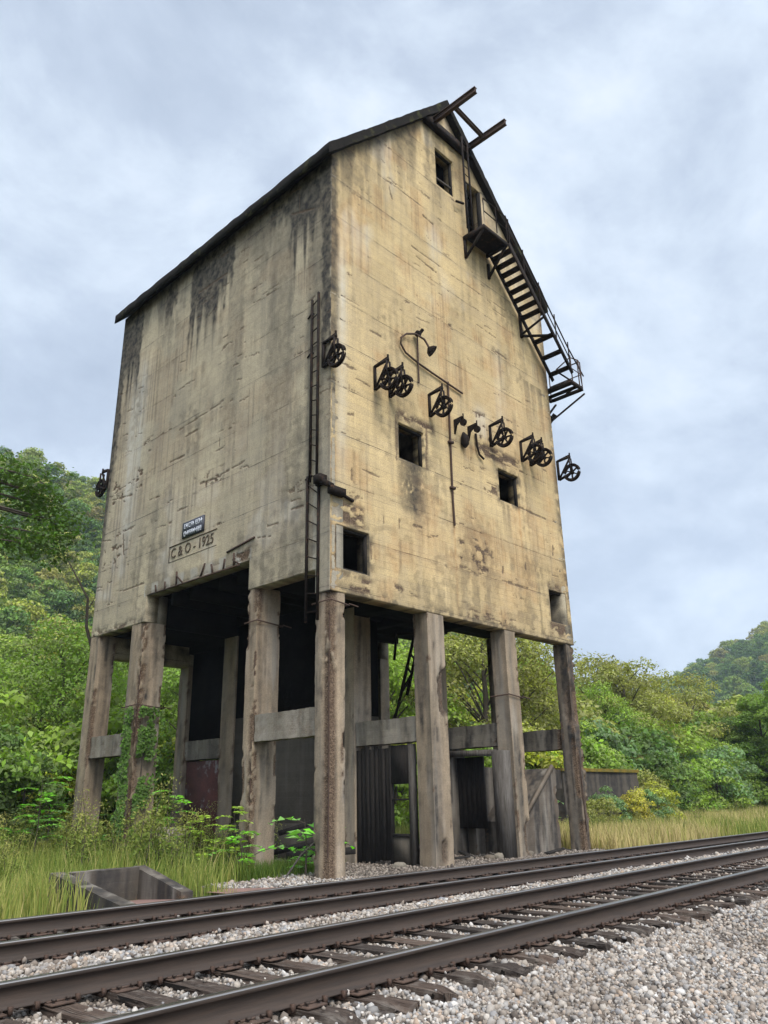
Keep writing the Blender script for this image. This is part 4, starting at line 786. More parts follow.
# ------------------------------------------------------------------ vegetation
def leaf_quads(c, size, nrm, r, fold=.15, aspect=.6):
    """kite shaped leaves, one quad each"""
    n = len(c); t = r.normal(size=(n, 3)); t -= (t * nrm).sum(1)[:, None] * nrm; t /= np.linalg.norm(t, axis=1)[:, None] + 1e-9
    b = np.cross(nrm, t); s = size[:, None]
    V = np.stack([c - t * s * .5, c + b * s * aspect * .5 + nrm * s * fold, c + t * s * .5, c - b * s * aspect * .5 + nrm * s * fold], 1)
    return V.reshape(-1, 3), np.arange(n * 4).reshape(n, 4)
def tree_parts(seed, H=9., RX=3.2, trunk=.18, nl=17000, leaf=.19, base=.25, lobes=26, droop=.0):
    r = np.random.default_rng(seed); cen = []; 
    hb = H * base; CH = H - hb
    for i in range(lobes):
        f = (i + r.random()) / lobes; z = hb + CH * (.06 + .90 * f); prof_ = math.sin(math.pi * min(1, (.10 + .86 * f)) ** .85) ** .7
        a = i * 2.4 + r.uniform(-.5, .5); rr = RX * prof_ * r.uniform(.45, .95); cen.append((rr * math.cos(a), rr * math.sin(a), z, RX * r.uniform(.22, .42)))
    cen = np.array(cen); cen[:, 2] += r.uniform(-.4, .4, lobes)
    w_ = cen[:, 3] ** 2; k = r.choice(lobes, nl, p=w_ / w_.sum())
    d = r.normal(size=(nl, 3)); d[:, 2] = np.abs(d[:, 2]) * .9 - .25; d /= np.linalg.norm(d, axis=1)[:, None]
    rad = cen[k, 3] * (.55 + .5 * r.random(nl) ** .6) * (1 + .35 * (fbm(d[:, 0] * 3 + k, d[:, 1] * 3, d[:, 2] * 3, seed, 2) - .5) * 2)
    c = cen[k, :3] + d * rad[:, None] * np.array([1, 1, .72]); c[:, 2] -= droop * rad
    nr = d * .7 + r.normal(size=(nl, 3)) * .55 + np.array([0, 0, .45]); nr /= np.linalg.norm(nr, axis=1)[:, None]
    V, F = leaf_quads(c, leaf * r.uniform(.6, 1.3, nl), nr, r)
    rn = np.repeat(r.random(nl), 4); ck = np.repeat(r.random(lobes)[k], 4)
    cm = mesh('crown', [(V, F)], M['leaf'], attrs=dict(rnd=rn, clump=ck))
    g = []; tp = [(0, 0, -.4)]; x = y = 0
    for i in range(1, 7): x += r.uniform(-.12, .12) * H / 9; y += r.uniform(-.12, .12) * H / 9; tp.append((x, y, H * .88 * i / 6))
    g += tube(tp, [trunk * (1.25 - i / 6.3) for i in range(7)], 8)
    for i in range(0, lobes):
        q = cen[i]; z0 = max(hb * .55, q[2] - math.hypot(q[0], q[1]) * .75 - .3); f = min(.95, z0 / (H * .88)); j = f * 6; a = int(j); a = min(a, 5)
        p0 = np.array(tp[a]) * (1 - (j - a)) + np.array(tp[a + 1]) * (j - a); p1 = q[:3]; mid = (p0 + p1) / 2 + np.array([0, 0, .12 * H / 9])
        g += tube([p0, mid, p1], [trunk * .38 * (1.15 - f), trunk * .24, trunk * .1], 5)
    return cm, mesh('trunk', g, M['bark'])
TV = [tree_parts(100, 10, 3.4, .19), tree_parts(101, 8, 3.6, .16, lobes=30), tree_parts(102, 11, 2.8, .17, base=.3), tree_parts(103, 9, 3.0, .15, nl=11000, leaf=.18, base=.35, lobes=20), tree_parts(104, 7, 3.2, .13, base=.12, lobes=30), tree_parts(105, 10, 4.2, .22, nl=21000, lobes=36)]
SPARSE = tree_parts(106, 10, 3.4, .17, nl=4600, leaf=.20, base=.35, lobes=17)
SH = [tree_parts(120 + i, 2.6, 1.5, .05, nl=4200, leaf=.15, base=.02, lobes=22) for i in range(3)]
def tree(name, tv, x, y, sc, col, label, cat, group, rz=None, sz=None):
    z = float(terrain_z(x, y)); t = empty(name, (x, y, z), random.uniform(0, 6.28) if rz is None else rz, label, cat, group); t.scale = (sc * random.uniform(.92, 1.08), sc * random.uniform(.92, 1.08), sz or sc * random.uniform(.92, 1.08))
    c = link('crown', tv[0], t); c.color = (*col, 1); link('trunk', tv[1], t); return t
# hills
def crest(az):
    return np.interp(az, [-40, 0, 18, 25, 38, 51, 56, 59, 62, 65, 70, 90], [18, 21.6, 22.1, 20.2, 16.8, 11.6, 8.6, 6.6, 4.6, 3.4, 2.4, 1])
def crest2(az): return np.interp(az, [40, 55, 62, 66, 69, 72.5, 78, 90, 110], [1, 2, 4.4, 6.2, 7.6, 9.0, 11.2, 14, 15])
def hill_h(x, y):
    dx, dy = np.asarray(x, float) - CX, np.asarray(y, float) - CY; r = np.hypot(dx, dy); az = np.degrees(np.arctan2(dx, dy))
    r0, r1 = 70., 240.; t = np.clip((r - r0) / (r1 - r0), 0, 1); pk_ = r1 * np.tan(np.radians(crest(az)))
    h = np.where(r < r1, pk_ * t * (.55 + .45 * t), pk_ * np.clip(1 - (r - r1) / 300, 0, 1)); return h + sst(75, 130, r) * sst(1, 4, crest(az)) * 7 * (fbm(np.asarray(x) * .025, np.asarray(y) * .025, 0, 90, 3) - .5)
def hill2_h(x, y):
    dx, dy = np.asarray(x, float) - CX, np.asarray(y, float) - CY; r = np.hypot(dx, dy); az = np.degrees(np.arctan2(dx, dy))
    r0, r1 = 230., 520.; t = np.clip((r - r0) / (r1 - r0), 0, 1); pk_ = r1 * np.tan(np.radians(crest2(az)))
    return np.where(r < r1, pk_ * t * t * (3 - 2 * t) * .5 + pk_ * t * .5, pk_ * np.clip(1 - (r - r1) / 500, 0, 1))
def terrain_z(x, y): return ground_z(x, y) + np.maximum(0, hill_h(x, y)) 
def polar(name, hf, az0, az1, r0, r1, na, nr):
    A, Rr = np.meshgrid(np.radians(np.linspace(az0, az1, na)), np.linspace(r0, r1, nr), indexing='ij'); X = CX + Rr * np.sin(A); Y = CY + Rr * np.cos(A); Zz = hf(X, Y) - .5
    Zz[:, 0] = -1; i = np.arange(A.size).reshape(A.shape); F = np.stack([i[:-1, :-1], i[:-1, 1:], i[1:, 1:], i[1:, :-1]], -1).reshape(-1, 4)
    return tag(obj(name, [(np.stack([X.ravel(), Y.ravel(), Zz.ravel()], 1), F[:, ::-1])], M['forestfloor'], smooth=True), kind='structure')
polar('wooded_hill', hill_h, -35, 95, 70, 530, 120, 60); polar('distant_hill', hill2_h, 40, 110, 230, 1000, 80, 40)

# woods: individual trees
GREENS = dict(yel=(.29, .30, .045), bright=(.19, .26, .045), mid=(.15, .215, .04), dark=(.085, .13, .035), olive=(.20, .20, .055), blue=(.12, .18, .075), gold=(.32, .28, .05))
def polarpt(az, d): return CX + d * math.sin(R(az)), CY + d * math.cos(R(az))
spots = []
# (azimuth, distance) seen from the track: left wood, wood behind the tower, right tree line
def add_spots(az0, az1, d0, d1, n, mind, h, group, seed):
    r = random.Random(seed); got = []
    for _ in range(6000):
        if len(got) >= n: break
        x, y = polarpt(r.uniform(az0, az1), math.sqrt(r.uniform(d0 * d0, d1 * d1)))
        if (-5 < x < 14 and y < 13.5) or y < 6.5 or (x < 26 and x > 13 and y < 11): continue
        if x > 24 and y < 9.5 + (x - 24) * .0: continue
        if all((x - a) ** 2 + (y - b) ** 2 > mind ** 2 for a, b in got): got.append((x, y))
    for x, y in got: spots.append((x, y, h, group))
add_spots(8, 30, 33, 48, 16, 4.0, .72, 'left', 1); add_spots(8, 34, 48, 74, 26, 4.6, .98, 'left', 2)
add_spots(30, 56, 33, 72, 44, 5.0, .9, 'back', 3)
add_spots(56, 78, 47, 62, 22, 4.0, .80, 'right', 4); add_spots(56, 80, 62, 100, 40, 6.0, .88, 'right', 5)
PLACE = dict(left='in the wood left of the tower', back='in the wood seen between the tower pillars', right='in the tree line right of the tower')
NAMEC = dict(yel='yellow-green leafy tree', bright='bright green leafy tree', mid='mid green leafy tree', dark='dark green leafy tree', olive='olive green leafy tree', blue='bluish green leafy tree', gold='yellowing leafy tree')
rr_ = random.Random(11)
for x, y, h, gname in spots:
    wts = dict(left=dict(yel=3.5, bright=3, mid=3, dark=2, olive=3, gold=1.2), back=dict(yel=2, bright=5, mid=4, dark=2, blue=1, olive=1), right=dict(yel=1.2, bright=3, mid=4, dark=2, blue=3, olive=2.5, gold=.4))[gname]
    c = rr_.choices(list(wts), list(wts.values()))[0]; v = rr_.randrange(6)
    tree('leafy_tree', TV[v], x, y, h * rr_.uniform(.82, 1.12), GREENS[c], NAMEC[c] + ' ' + PLACE[gname], 'tree', '%s trees %s' % (c if c != 'yel' else 'yellow-green', PLACE[gname]))
# airy trees standing above the right tree line
for az, d, s in ((61.3, 52, 1.0), (63.0, 50, .98), (64.6, 56, 1.0), (67.0, 60, 1.05)):
    x, y = polarpt(az, d); tree('airy_tree', SPARSE, x, y, s * .92, GREENS['olive'], 'thin airy tree whose open top stands against the sky, right of the tower', 'tree', 'airy trees right of the tower')
for az, d, s, c in ((71.0, 58, .72, 'mid'), (72.8, 56, .82, 'mid'), (75, 56, .9, 'dark')):
    x, y = polarpt(az, d); tree('leafy_tree', TV[2], x, y, s, GREENS[c], 'taller full tree at the right edge above the tree line', 'tree', 'tall trees at the right edge')
# shrubs in front of the woods
def shrubs(pts, cols, place, group):
    for i, (x, y, s) in enumerate(pts):
        c = cols[i % len(cols)]; tree('shrub', SH[i % 3], x, y, s, GREENS[c], '%s leafy shrub %s' % (dict(yel='yellow-green', bright='bright green', mid='mid green', dark='dark green', olive='olive green', blue='bluish green', gold='yellowing')[c], place), 'shrub', '%s shrubs %s' % (c, group))
r2 = random.Random(5)
shrubs([(x, 9.0 + r2.uniform(-1.2, 1.4) + (x > 42) * -.5, r2.uniform(.9, 1.7)) for x in np.arange(24.5, 66, 1.5)], ['mid', 'bright', 'blue', 'dark', 'olive', 'mid', 'bright'], 'along the edge of the right meadow', 'along the right meadow')
shrubs([(x, 11.6 + r2.uniform(-.6, 1.4), r2.uniform(1.6, 2.3)) for x in np.arange(24, 70, 2.2)], ['mid', 'bright', 'olive', 'dark', 'blue'], 'in the second row behind the right meadow', 'behind the right meadow')
shrubs([(x, 10.2 + r2.uniform(-1, 1.5), r2.uniform(1.1, 1.7)) for x in np.arange(12, 24, 1.5)], ['bright', 'yel', 'bright', 'mid'], 'behind the mossy ruin', 'behind the ruin')
shrubs([(x, r2.uniform(10.8, 15), r2.uniform(.9, 1.6)) for x in np.arange(-9, 13, 1.1)], ['bright', 'mid', 'dark', 'bright', 'yel'], 'behind the tower at the edge of the wood', 'behind the tower')
shrubs([(x, r2.uniform(13, 19), r2.uniform(1.3, 2.1)) for x in np.arange(-12, 0, 1.5)], ['mid', 'dark', 'yel', 'bright'], 'left of the tower under the trees', 'left of the tower')
shrubs([(-4.6, 9.8, 1.1), (-2.6, 10.6, 1.2), (-.8, 10.6, 1.0), (2.0, 10.6, .9), (3.6, 11.2, 1.1)], ['bright', 'mid', 'dark'], 'among the weeds just behind the rear pillars', 'at the rear pillars')
shrubs([(17.3, 4.6, .50), (18.6, 4.9, .58), (20., 4.6, .55), (21.5, 4.9, .62), (23.2, 5.2, .66), (24.6, 6.2, .8)], ['olive', 'blue', 'gold', 'blue', 'yel'], 'low in front of the mossy ruin', 'in front of the ruin')

# weeds: tall feathery plants
def weed(seed, H, nl, leaf, stalks=3, plume=True):
    r = np.random.default_rng(seed); g = []; P = []; tone = []
    for s in range(stalks):
        a = r.uniform(0, 6.28); ln = r.uniform(.05, .28); p0 = np.array([math.cos(a), math.sin(a), 0]) * r.uniform(0, .12); h = H * r.uniform(.75, 1)
        p1 = p0 + np.array([math.cos(a) * ln * h * .4, math.sin(a) * ln * h * .4, h * .55]); p2 = p0 + np.array([math.cos(a) * ln * h, math.sin(a) * ln * h, h])
        g += tube([p0 - (0, 0, .1), p1, p2], [.009, .006, .003], 4)
        m = nl // stalks; t = r.random(m) ** .7; c = np.where(t[:, None] < .5, p0 + (p1 - p0) * (t[:, None] * 2), p1 + (p2 - p1) * (t[:, None] * 2 - 1))
        sp_ = np.where(t > .72, .085 * (1.35 - t) * 2, .13 * (1 - .45 * t)); c = c + r.normal(size=(m, 3)) * sp_[:, None] * np.array([1, 1, .6]); P.append(c); tone.append(t)
    P = np.concatenate(P); tone = np.concatenate(tone); n = len(P); nr = r.normal(size=(n, 3)) + (0, 0, .4); nr /= np.linalg.norm(nr, axis=1)[:, None]
    V, F = leaf_quads(P, leaf * r.uniform(.6, 1.3, n) * np.where(tone > .72, .55, 1.), nr, r, aspect=.32)
    rn = np.repeat(np.clip(.05 + .62 * tone + r.uniform(-.15, .15, n), 0, 1) if plume else r.random(n) * .5, 4)
    return mesh('foliage', [(V, F)], M['grass'], attrs=dict(rnd=rn)), mesh('stem', g, M['bark'])
WD = [weed(200, 1.15, 420, .075, 3), weed(201, .95, 420, .07, 4), weed(202, 1.45, 420, .08, 2), weed(203, .75, 420, .09, 4, False)]
def plant(name, wd, x, y, s, label, cat, group):
    t = empty(name, (x, y, float(terrain_z(x, y)) + .02), random.uniform(0, 6.28), label, cat, group); t.scale = (s, s, s * random.uniform(.85, 1.15)); link('foliage', wd[0], t); link('stem', wd[1], t); return t
r3 = random.Random(9); k = 0
for _ in range(900):
    x = r3.uniform(-9, 1.6); y = r3.uniform(1.5, 11)
    if k > 150: break
    if y < 2.2 + max(0, -x - 4.8) * -.4 and x > -5: continue
    if x > -.1 and (y > 6.2 or y < 2.8): continue
    if x > -1.2 and y < 2.4: continue
    v = r3.choice([0, 0, 1, 2, 3]); k += 1
    side = 'in front of the side pillars' if x > -3.4 else 'left of the concrete pit'
    plant('tall_weed', WD[v], x, y, r3.uniform(.65, 1.15) * (1.15 if y > 2.6 else .75), ('tall feathery yellow-green weed ' if v != 3 else 'leafy green weed ') + side, 'weed', ('feathery weeds ' if v != 3 else 'leafy weeds ') + side)
for _ in range(60):
    x = r3.uniform(14, 46); y = r3.uniform(4.0, 8.6) if x > 24 else r3.uniform(3.2, 4.8)
    plant('tall_weed', WD[r3.choice([0, 1, 3])], x, y, r3.uniform(.6, 1.0), 'tall pale weed standing in the meadow right of the tower', 'weed', 'weeds in the right meadow')

# broad leaved saplings
def sapling(seed, H, branches=9, leaf=.13, per=15):
    r = np.random.default_rng(seed); g = []; P = []; N = []; T = []
    top_ = np.array([r.uniform(-.15, .15), r.uniform(-.15, .15), H]); g += tube([(0, 0, -.1), top_ * .5 + r.uniform(-.04, .04, 3), top_], [.018, .012, .005], 5)
    for b in range(branches):
        a = b * 2.4 + r.uniform(-.3, .3); f = .3 + .68 * (b + .5) / branches; p0 = top_ * f; L = r.uniform(.45, .75) * (1.2 - .5 * f); d = np.array([math.cos(a), math.sin(a), .55]); t = np.linspace(0, 1, 7)[:, None]
        pts = p0 + d * L * t + np.array([0, 0, -.55 * L]) * t * t; g += tube(pts, .005, 4); side = np.array([-math.sin(a), math.cos(a), 0])
        for i in range(per):
            q = .15 + .85 * (i // 2 + .5) / (per / 2); s = 1 if i % 2 else -1; c = p0 + d * L * q + np.array([0, 0, -.55 * L * q * q]) + side * s * leaf * .5; P.append(c); T.append(side * s + d * .35 + r.normal(size=3) * .15); N.append(np.array([0, 0, 1.]) + r.normal(size=3) * .3)
    P = np.array(P); T = np.array(T); N = np.array(N); T /= np.linalg.norm(T, axis=1)[:, None]; N -= (N * T).sum(1)[:, None] * T; N /= np.linalg.norm(N, axis=1)[:, None]; B = np.cross(N, T); s = leaf * r.uniform(.75, 1.2, (len(P), 1))
    V = np.stack([P - T * s * .5, P - T * s * .1 + B * s * .27 + N * s * .08, P + T * s * .6 - N * s * .12, P - T * s * .1 - B * s * .27 + N * s * .08], 1).reshape(-1, 3); n = len(P)
    return mesh('foliage', [(V, np.arange(n * 4).reshape(n, 4))], M['leaf'], attrs=dict(rnd=np.repeat(r.random(n), 4), clump=np.full(n * 4, .6))), mesh('stem', g, M['bark'])
SP = [sapling(300, 1.25), sapling(301, 1.0, 8), sapling(302, 1.7, 11), sapling(303, .8, 7, .17, 9)]
def sap(v, x, y, s, col, lab, group=None):
    t = empty('sapling', (x, y, float(terrain_z(x, y))), random.uniform(0, 6.28), lab, 'sapling', group); t.scale = (s, s, s); c = link('foliage', SP[v][0], t); c.color = (*col, 1); link('stem', SP[v][1], t)
G1, G2, G3 = (.15, .33, .04), (.24, .33, .05), (.09, .19, .035)
sap(2, -.45, 4.3, .95, G1, 'tall bright green sapling in front of the main opening'); sap(0, -.55, 3.0, .9, G2, 'yellow-green sapling left of the second side pillar'); sap(1, -.35, 1.95, .9, G1, 'bright sapling right of the second side pillar')
sap(2, -.3, 2.2, .75, G2, 'yellowish sapling against the second side pillar'); sap(3, .12, .75, 1.3, (.14, .36, .04), 'big leaved seedling just left of the corner pillar'); sap(3, .25, .9, .7, (.14, .36, .04), 'small big leaved seedling low beside the corner pillar')
for i, (x, y, s, v) in enumerate(((-1.6, 7.9, 1.1, 2), (-1.0, 8.6, 1.0, 0), (-2.4, 8.3, 1.0, 1), (-3.4, 8.8, 1.1, 2), (-.5, 9.9, 1.2, 2), (.3, 8.1, 1.0, 0), (-4.5, 9.2, 1.1, 0))):
    sap(v, x, y, s, (G1, G3)[i % 2], ('bright' if i % 2 == 0 else 'darker') + ' green pinnate sapling left of the rear side pillars', 'saplings left of the rear pillars')
for i, (x, y, s) in enumerate(((8.6, 1.4, 1.2), (9.0, 2.4, 1.2), (8.0, 2.6, 1.2), (5.4, 9.9, 1.4))): sap(2, x, y, s, G1, 'bright green sapling seen through the gap left of the far corner pillar', 'saplings behind the far corner')
for i, (x, y, s) in enumerate(((6.5, 6.2, 1.4), (7.4, 7.4, 1.5), (8.2, 8.4, 1.6), (7.6, 6.4, 1.1))): sap(2, x, y, s, G2, 'yellow-green sapling seen through the plank wall window', 'saplings behind the plank wall')
# broken boards and rubble on the floor under the tower
for i, (a, b, lab) in enumerate((((3.9, 1.2, .03), (4.9, 2.0, .95), 'broken dark board leaning behind the second front pillar'), ((4.6, .5, .02), (5.2, 1.3, .10), 'flat dark board lying between the second and third front pillars'), ((3.6, .7, .02), (4.4, .45, .06), 'short board on the rubble right of the plank wall'), ((6.9, .15, .0), (7.8, .28, .04), 'thin board lying in front of the sloping buttress'))):
    tag(obj('board', [bar(a, b, .13, .03)], M['timber']), lab, 'board', 'broken boards under the tower')
for i in range(9):
    x_, y_ = (3.5 + i * .52, .35 + .5 * (i * 37 % 10) / 10); rock(x_, y_, -.02, .07 + .05 * (i * 53 % 10) / 10, 20 + i, 'small dark rubble lump on the ground between the front pillars', M['butt'])['group'] = 'rubble between the front pillars'
# climbing vine on the third side pillar
rv = np.random.default_rng(77); n = 5200; t = rv.random(n); z = .5 + 2.9 * t; yy = 6.80 + np.abs(rv.normal(size=n)) * (.10 + .10 * np.sin(t * 9) ** 2) - .03; 
front = rv.random(n) < .62; px_ = np.where(front, .02 + np.abs(rv.normal(size=n)) * .24, -.04 - rv.random(n) * .06); py_ = np.where(front, 6.72 - rv.random(n) * .09, yy)
lump = fbm(py_ * 4, z * 2.3, px_ * 3, 6, 3); ok = (lump > .44); c = np.stack([px_, py_, z], 1)[ok]; c[:, 0] -= .10 * lump[ok] * ~front[ok]; c[:, 1] -= .10 * lump[ok] * front[ok]
nn = rv.normal(size=c.shape) * .5 + np.array([-.7, -.6, .3]); nn /= np.linalg.norm(nn, axis=1)[:, None]; V, F = leaf_quads(c, .085 * rv.uniform(.6, 1.3, len(c)), nn, rv, aspect=.8)
vine = empty('climbing_vine', (0, 6.8, 0), 0, 'dark green climbing vine wrapped round the third side pillar', 'vine'); o = obj('foliage', [(V, F)], M['leaf'], vine, attrs=dict(rnd=np.repeat(rv.random(len(c)), 4), clump=np.full(len(V), .3))); o.location = (0, -6.8, 0); o.color = (.085, .15, .03, 1)
o = obj('stem', tube([(-.06, 6.85, 0), (-.05, 6.78, 1.2), (-.07, 6.9, 2.3), (-.05, 6.8, 3.4)], .02, 5) + tube([(-.05, 6.7, 0), (.2, 6.72, 1.6), (.25, 6.72, 2.9)], .015, 5), M['bark'], vine); o.location = (0, -6.8, 0)

# dark leafy tree reaching in from the left
r4 = np.random.default_rng(55); BT = np.array([-11.5, 5.0, 0.]); SHF = np.array([4.75, -.9, 1.0])
limb_t = [(-8.55, 5.8, 6.1), (-8.05, 5.7, 5.8), (-8.3, 5.9, 6.35), (-8.8, 5.4, 6.5), (-8.9, 6.2, 5.5), (-8.6, 5.2, 5.3), (-9.4, 5.6, 6.6), (-9.5, 5.5, 5.2), (-8.0, 5.9, 5.3), (-7.85, 5.9, 5.8), (-9.0, 5.1, 5.0), (-8.75, 6.0, 6.45), (-10.3, 5.0, 6.8), (-10.5, 6.1, 5.6), (-11.4, 4.2, 6.6), (-12.6, 5.2, 6.2), (-11.8, 6.3, 7.2)]
P = []; B_ = BT + SHF * (1, 1, 0); g = tube([B_ - (0, 0, .3), B_ + (.1, .1, 2.5), B_ + (.2, .0, 5.6), B_ + (.1, .2, 8.6)], [.22, .17, .12, .05], 9)
BT = BT + SHF * (1, 1, 0); 
for q in limb_t:
    q = np.array(q) + SHF; s0 = BT + (.15, .05, min(7.4, q[2] - .7)); mid = s0 * .45 + q * .55 + (0, 0, .25); g += tube([s0, mid, q, q + (q - mid) * .35 + (0, 0, -.12)], [.05, .03, .015, .006], 5)
    m = 300; base_ = q + r4.normal(size=(m, 3)) * np.array([.26, .26, .17]); base_[:, 2] -= .12 * r4.random(m); P.append(base_)
P = np.concatenate(P); nn = r4.normal(size=P.shape) * .55 + (0, 0, .8); nn /= np.linalg.norm(nn, axis=1)[:, None]; V, F = leaf_quads(P, .105 * r4.uniform(.6, 1.35, len(P)), nn, r4, aspect=.55)
bt = empty('leafy_tree', tuple(BT), 0, 'dark green tree at the left edge whose nearest leafy branch hangs into the picture', 'tree'); o = obj('crown', [(V - BT, F)], M['leaf'], bt, attrs=dict(rnd=np.repeat(r4.random(len(P)), 4), clump=np.repeat(np.repeat(r4.random(len(limb_t)), 300), 4))); o.color = (.06, .105, .022, 1)
g = [(v - BT, f) for v, f in g]; obj('trunk', g, M['bark'], bt)
# bare dead branch leaning before the woods
tag(obj('dead_tree', tube([(1.5, 11, 0), (1.4, 11.2, 3.0), (1.1, 11.2, 5.0), (.55, 11.0, 6.1), (.45, 10.9, 6.9), (-.4, 10.8, 8.0)], [.08, .07, .06, .045, .035, .01], 6) + tube([(.5, 11.0, 6.5), (.9, 11.1, 7.3)], [.02, .006], 5), M['bark']), 'bare curved dead trunk just left of the tower', 'dead tree')
tag(obj('dead_branch', tube([(-.35, .7, 0), (-.15, .55, .35), (.0, .45, .5), (.25, .3, .75)], [.02, .014, .01, .005], 5), M['timberlight']), 'pale dead branch leaning on the corner pillar foot', 'branch')

# grass
def blades(n, fx, h0, h1, w_, bias, seed, lean=.35, rj=.35):
    r = np.random.default_rng(seed); x, y = fx(n, r); n = len(x); z = terrain_z(x, y); h = r.uniform(h0, h1, n) * (.6 + .7 * fbm(x * .7, y * .7, 0, seed, 3)); a = r.uniform(0, 6.28, n); l = r.uniform(.05, lean, n) * h
    ca, sa = np.cos(a), np.sin(a); b = r.uniform(0, 6.28, n); wx, wy = np.cos(b) * w_ * .5, np.sin(b) * w_ * .5
    p0 = np.stack([x, y, z - .05], 1); p1 = p0 + np.stack([ca * l * .35, sa * l * .35, h * .6], 1); p2 = p0 + np.stack([ca * l, sa * l, h], 1); wv = np.stack([wx, wy, 0 * wx], 1)
    V = np.stack([p0 - wv, p0 + wv, p1 + wv * .8, p1 - wv * .8, p2 + wv * .15, p2 - wv * .15], 1).reshape(-1, 3); i = (np.arange(n) * 6)[:, None]
    F = np.concatenate([i + np.array([[0, 1, 2, 3]]), i + np.array([[3, 2, 4, 5]])]); rn = np.repeat(np.clip(bias(x, y) + r.normal(size=n) * rj * .5, 0, 1), 6); return V, F, rn
def not_tracks(x, y, e=-.0): return y > apron_edge(x) + e
def fleft(n, r):
    x = r.uniform(-11, 2.4, n); y = r.uniform(-.9, 15, n); ok = not_tracks(x, y, .02) & ~((x > -4.45) & (x < -2.6) & (y < 1.2)) & ~((x > 0) & (y < 1.2)) & ~((x > -2.3) & (y < .9 + .4 * (x + 2.3))) & ((x < .6) | (y > 9)); return x[ok], y[ok]
def fright(n, r):
    x = 9.1 + 62 * r.random(n) ** 1.5; y = -.5 + 12 * r.random(n); ok = (y < 10.5) & ~((x > 14.8) & (x < 23.5) & (y > 6)); return x[ok], y[ok]
def fback(n, r): x = r.uniform(-12, 20, n); y = r.uniform(9.8, 18, n); return x, y
def finner(n, r):
    x = r.uniform(-.6, 1.2, n); y = r.uniform(.9, 3.2, n); return x, y
bl = [blades(60000, fleft, .28, .62, .016, lambda x, y: .12 + .45 * fbm(x * .6, y * .6, 0, 5, 3) + .12 * (y < 2), 1), blades(9000, fleft, .5, .9, .012, lambda x, y: .50 + 0 * x, 2),
      blades(70000, fright, .35, .75, .026, lambda x, y: .34 + .50 * sst(.38, .58, fbm(x * .16, y * .4, 0, 51, 3)) + .12 * sst(3, 0, y), 3), blades(22000, fback, .3, .8, .03, lambda x, y: .15 + 0 * x, 4), blades(5000, finner, .15, .4, .012, lambda x, y: .1 + 0 * x, 6)]
off = 0; GV, GF, GR = [], [], []
for V, F, rn in bl: GV.append(V); GF.append(F + off); GR.append(rn); off += len(V)
tag(obj('grass', [(np.concatenate(GV), np.concatenate(GF))], M['grass'], attrs=dict(rnd=np.concatenate(GR))), 'long yellow-green and straw coloured grass beside the tracks', 'grass', kind='stuff')

# hill forest: crowns instanced over the slopes
src = bpy.data.collections.new('far_crowns'); 
far_parents = []
for i, (az, d) in enumerate(((12, 84), (24, 86), (33, 88), (45, 84))):
    cm, tm_ = tree_parts(400 + i, 11, 4.4, .2, nl=2600, leaf=.62, base=.12, lobes=24); cm.materials.clear(); cm.materials.append(M['leaf_far'])
    x, y = polarpt(az, d); t = empty('hillside_tree', (x, y, float(terrain_z(x, y))), 0, 'round crowned tree at the foot of the wooded hill', 'tree', 'trees at the foot of the hill'); c = link('crown', cm, t); link('trunk', tm_, t); src.objects.link(c)
def gn_forest(name, pts, sc, label):
    m = bpy.data.meshes.new(name); m.vertices.add(len(pts)); m.vertices.foreach_set('co', pts.astype(np.float32).ravel()); a = m.attributes.new('sc', 'FLOAT', 'POINT'); a.data.foreach_set('value', sc.astype(np.float32)); m.update()
    o = link(name, m); ng = bpy.data.node_groups.new(name, 'GeometryNodeTree'); ng.interface.new_socket('Geometry', in_out='INPUT', socket_type='NodeSocketGeometry'); ng.interface.new_socket('Geometry', in_out='OUTPUT', socket_type='NodeSocketGeometry')
    nd = ng.nodes; gi = nd.new('NodeGroupInput'); go = nd.new('NodeGroupOutput'); ip = nd.new('GeometryNodeInstanceOnPoints'); ci = nd.new('GeometryNodeCollectionInfo'); ci.inputs[0].default_value = src; ci.inputs['Separate Children'].default_value = True; ci.inputs['Reset Children'].default_value = True
    rv_ = nd.new('FunctionNodeRandomValue'); rv_.data_type = 'FLOAT_VECTOR'; rv_.inputs[0].default_value = (0, 0, 0); rv_.inputs[1].default_value = (.12, .12, 6.28); na = nd.new('GeometryNodeInputNamedAttribute'); na.data_type = 'FLOAT'; na.inputs[0].default_value = 'sc'
    l = ng.links.new; l(gi.outputs[0], ip.inputs['Points']); l(ci.outputs[0], ip.inputs['Instance']); ip.inputs['Pick Instance'].default_value = True; l(rv_.outputs[0], ip.inputs['Rotation']); l(na.outputs['Attribute'], ip.inputs['Scale']); l(ip.outputs[0], go.inputs[0])
    md = o.modifiers.new('scatter', 'NODES'); md.node_group = ng; return tag(o, label, 'forest', kind='stuff')
def forest_pts(hf, az0, az1, r0, r1, n, mind, seed):
    r = np.random.default_rng(seed); az = np.radians(r.uniform(az0, az1, n)); d = np.sqrt(r.uniform(r0 ** 2, r1 ** 2, n)); x = CX + d * np.sin(az); y = CY + d * np.cos(az)
    cell = {}; keep = []
    for i in range(n):
        k = (int(x[i] // mind), int(y[i] // mind))
        if any(((x[i] - x[j]) ** 2 + (y[i] - y[j]) ** 2) < mind * mind for a in (-1, 0, 1) for b in (-1, 0, 1) for j in cell.get((k[0] + a, k[1] + b), ())): continue
        cell.setdefault(k, []).append(i); keep.append(i)
    x, y = x[keep], y[keep]; z = hf(x, y) - 1.5; return np.stack([x, y, z], 1), r
p, r = forest_pts(hill_h, 3, 92, 84, 262, 9000, 4.6, 1); gn_forest('hill_forest', p, r.uniform(.6, 1.05, len(p)), 'dense green forest covering the hill behind the tower')
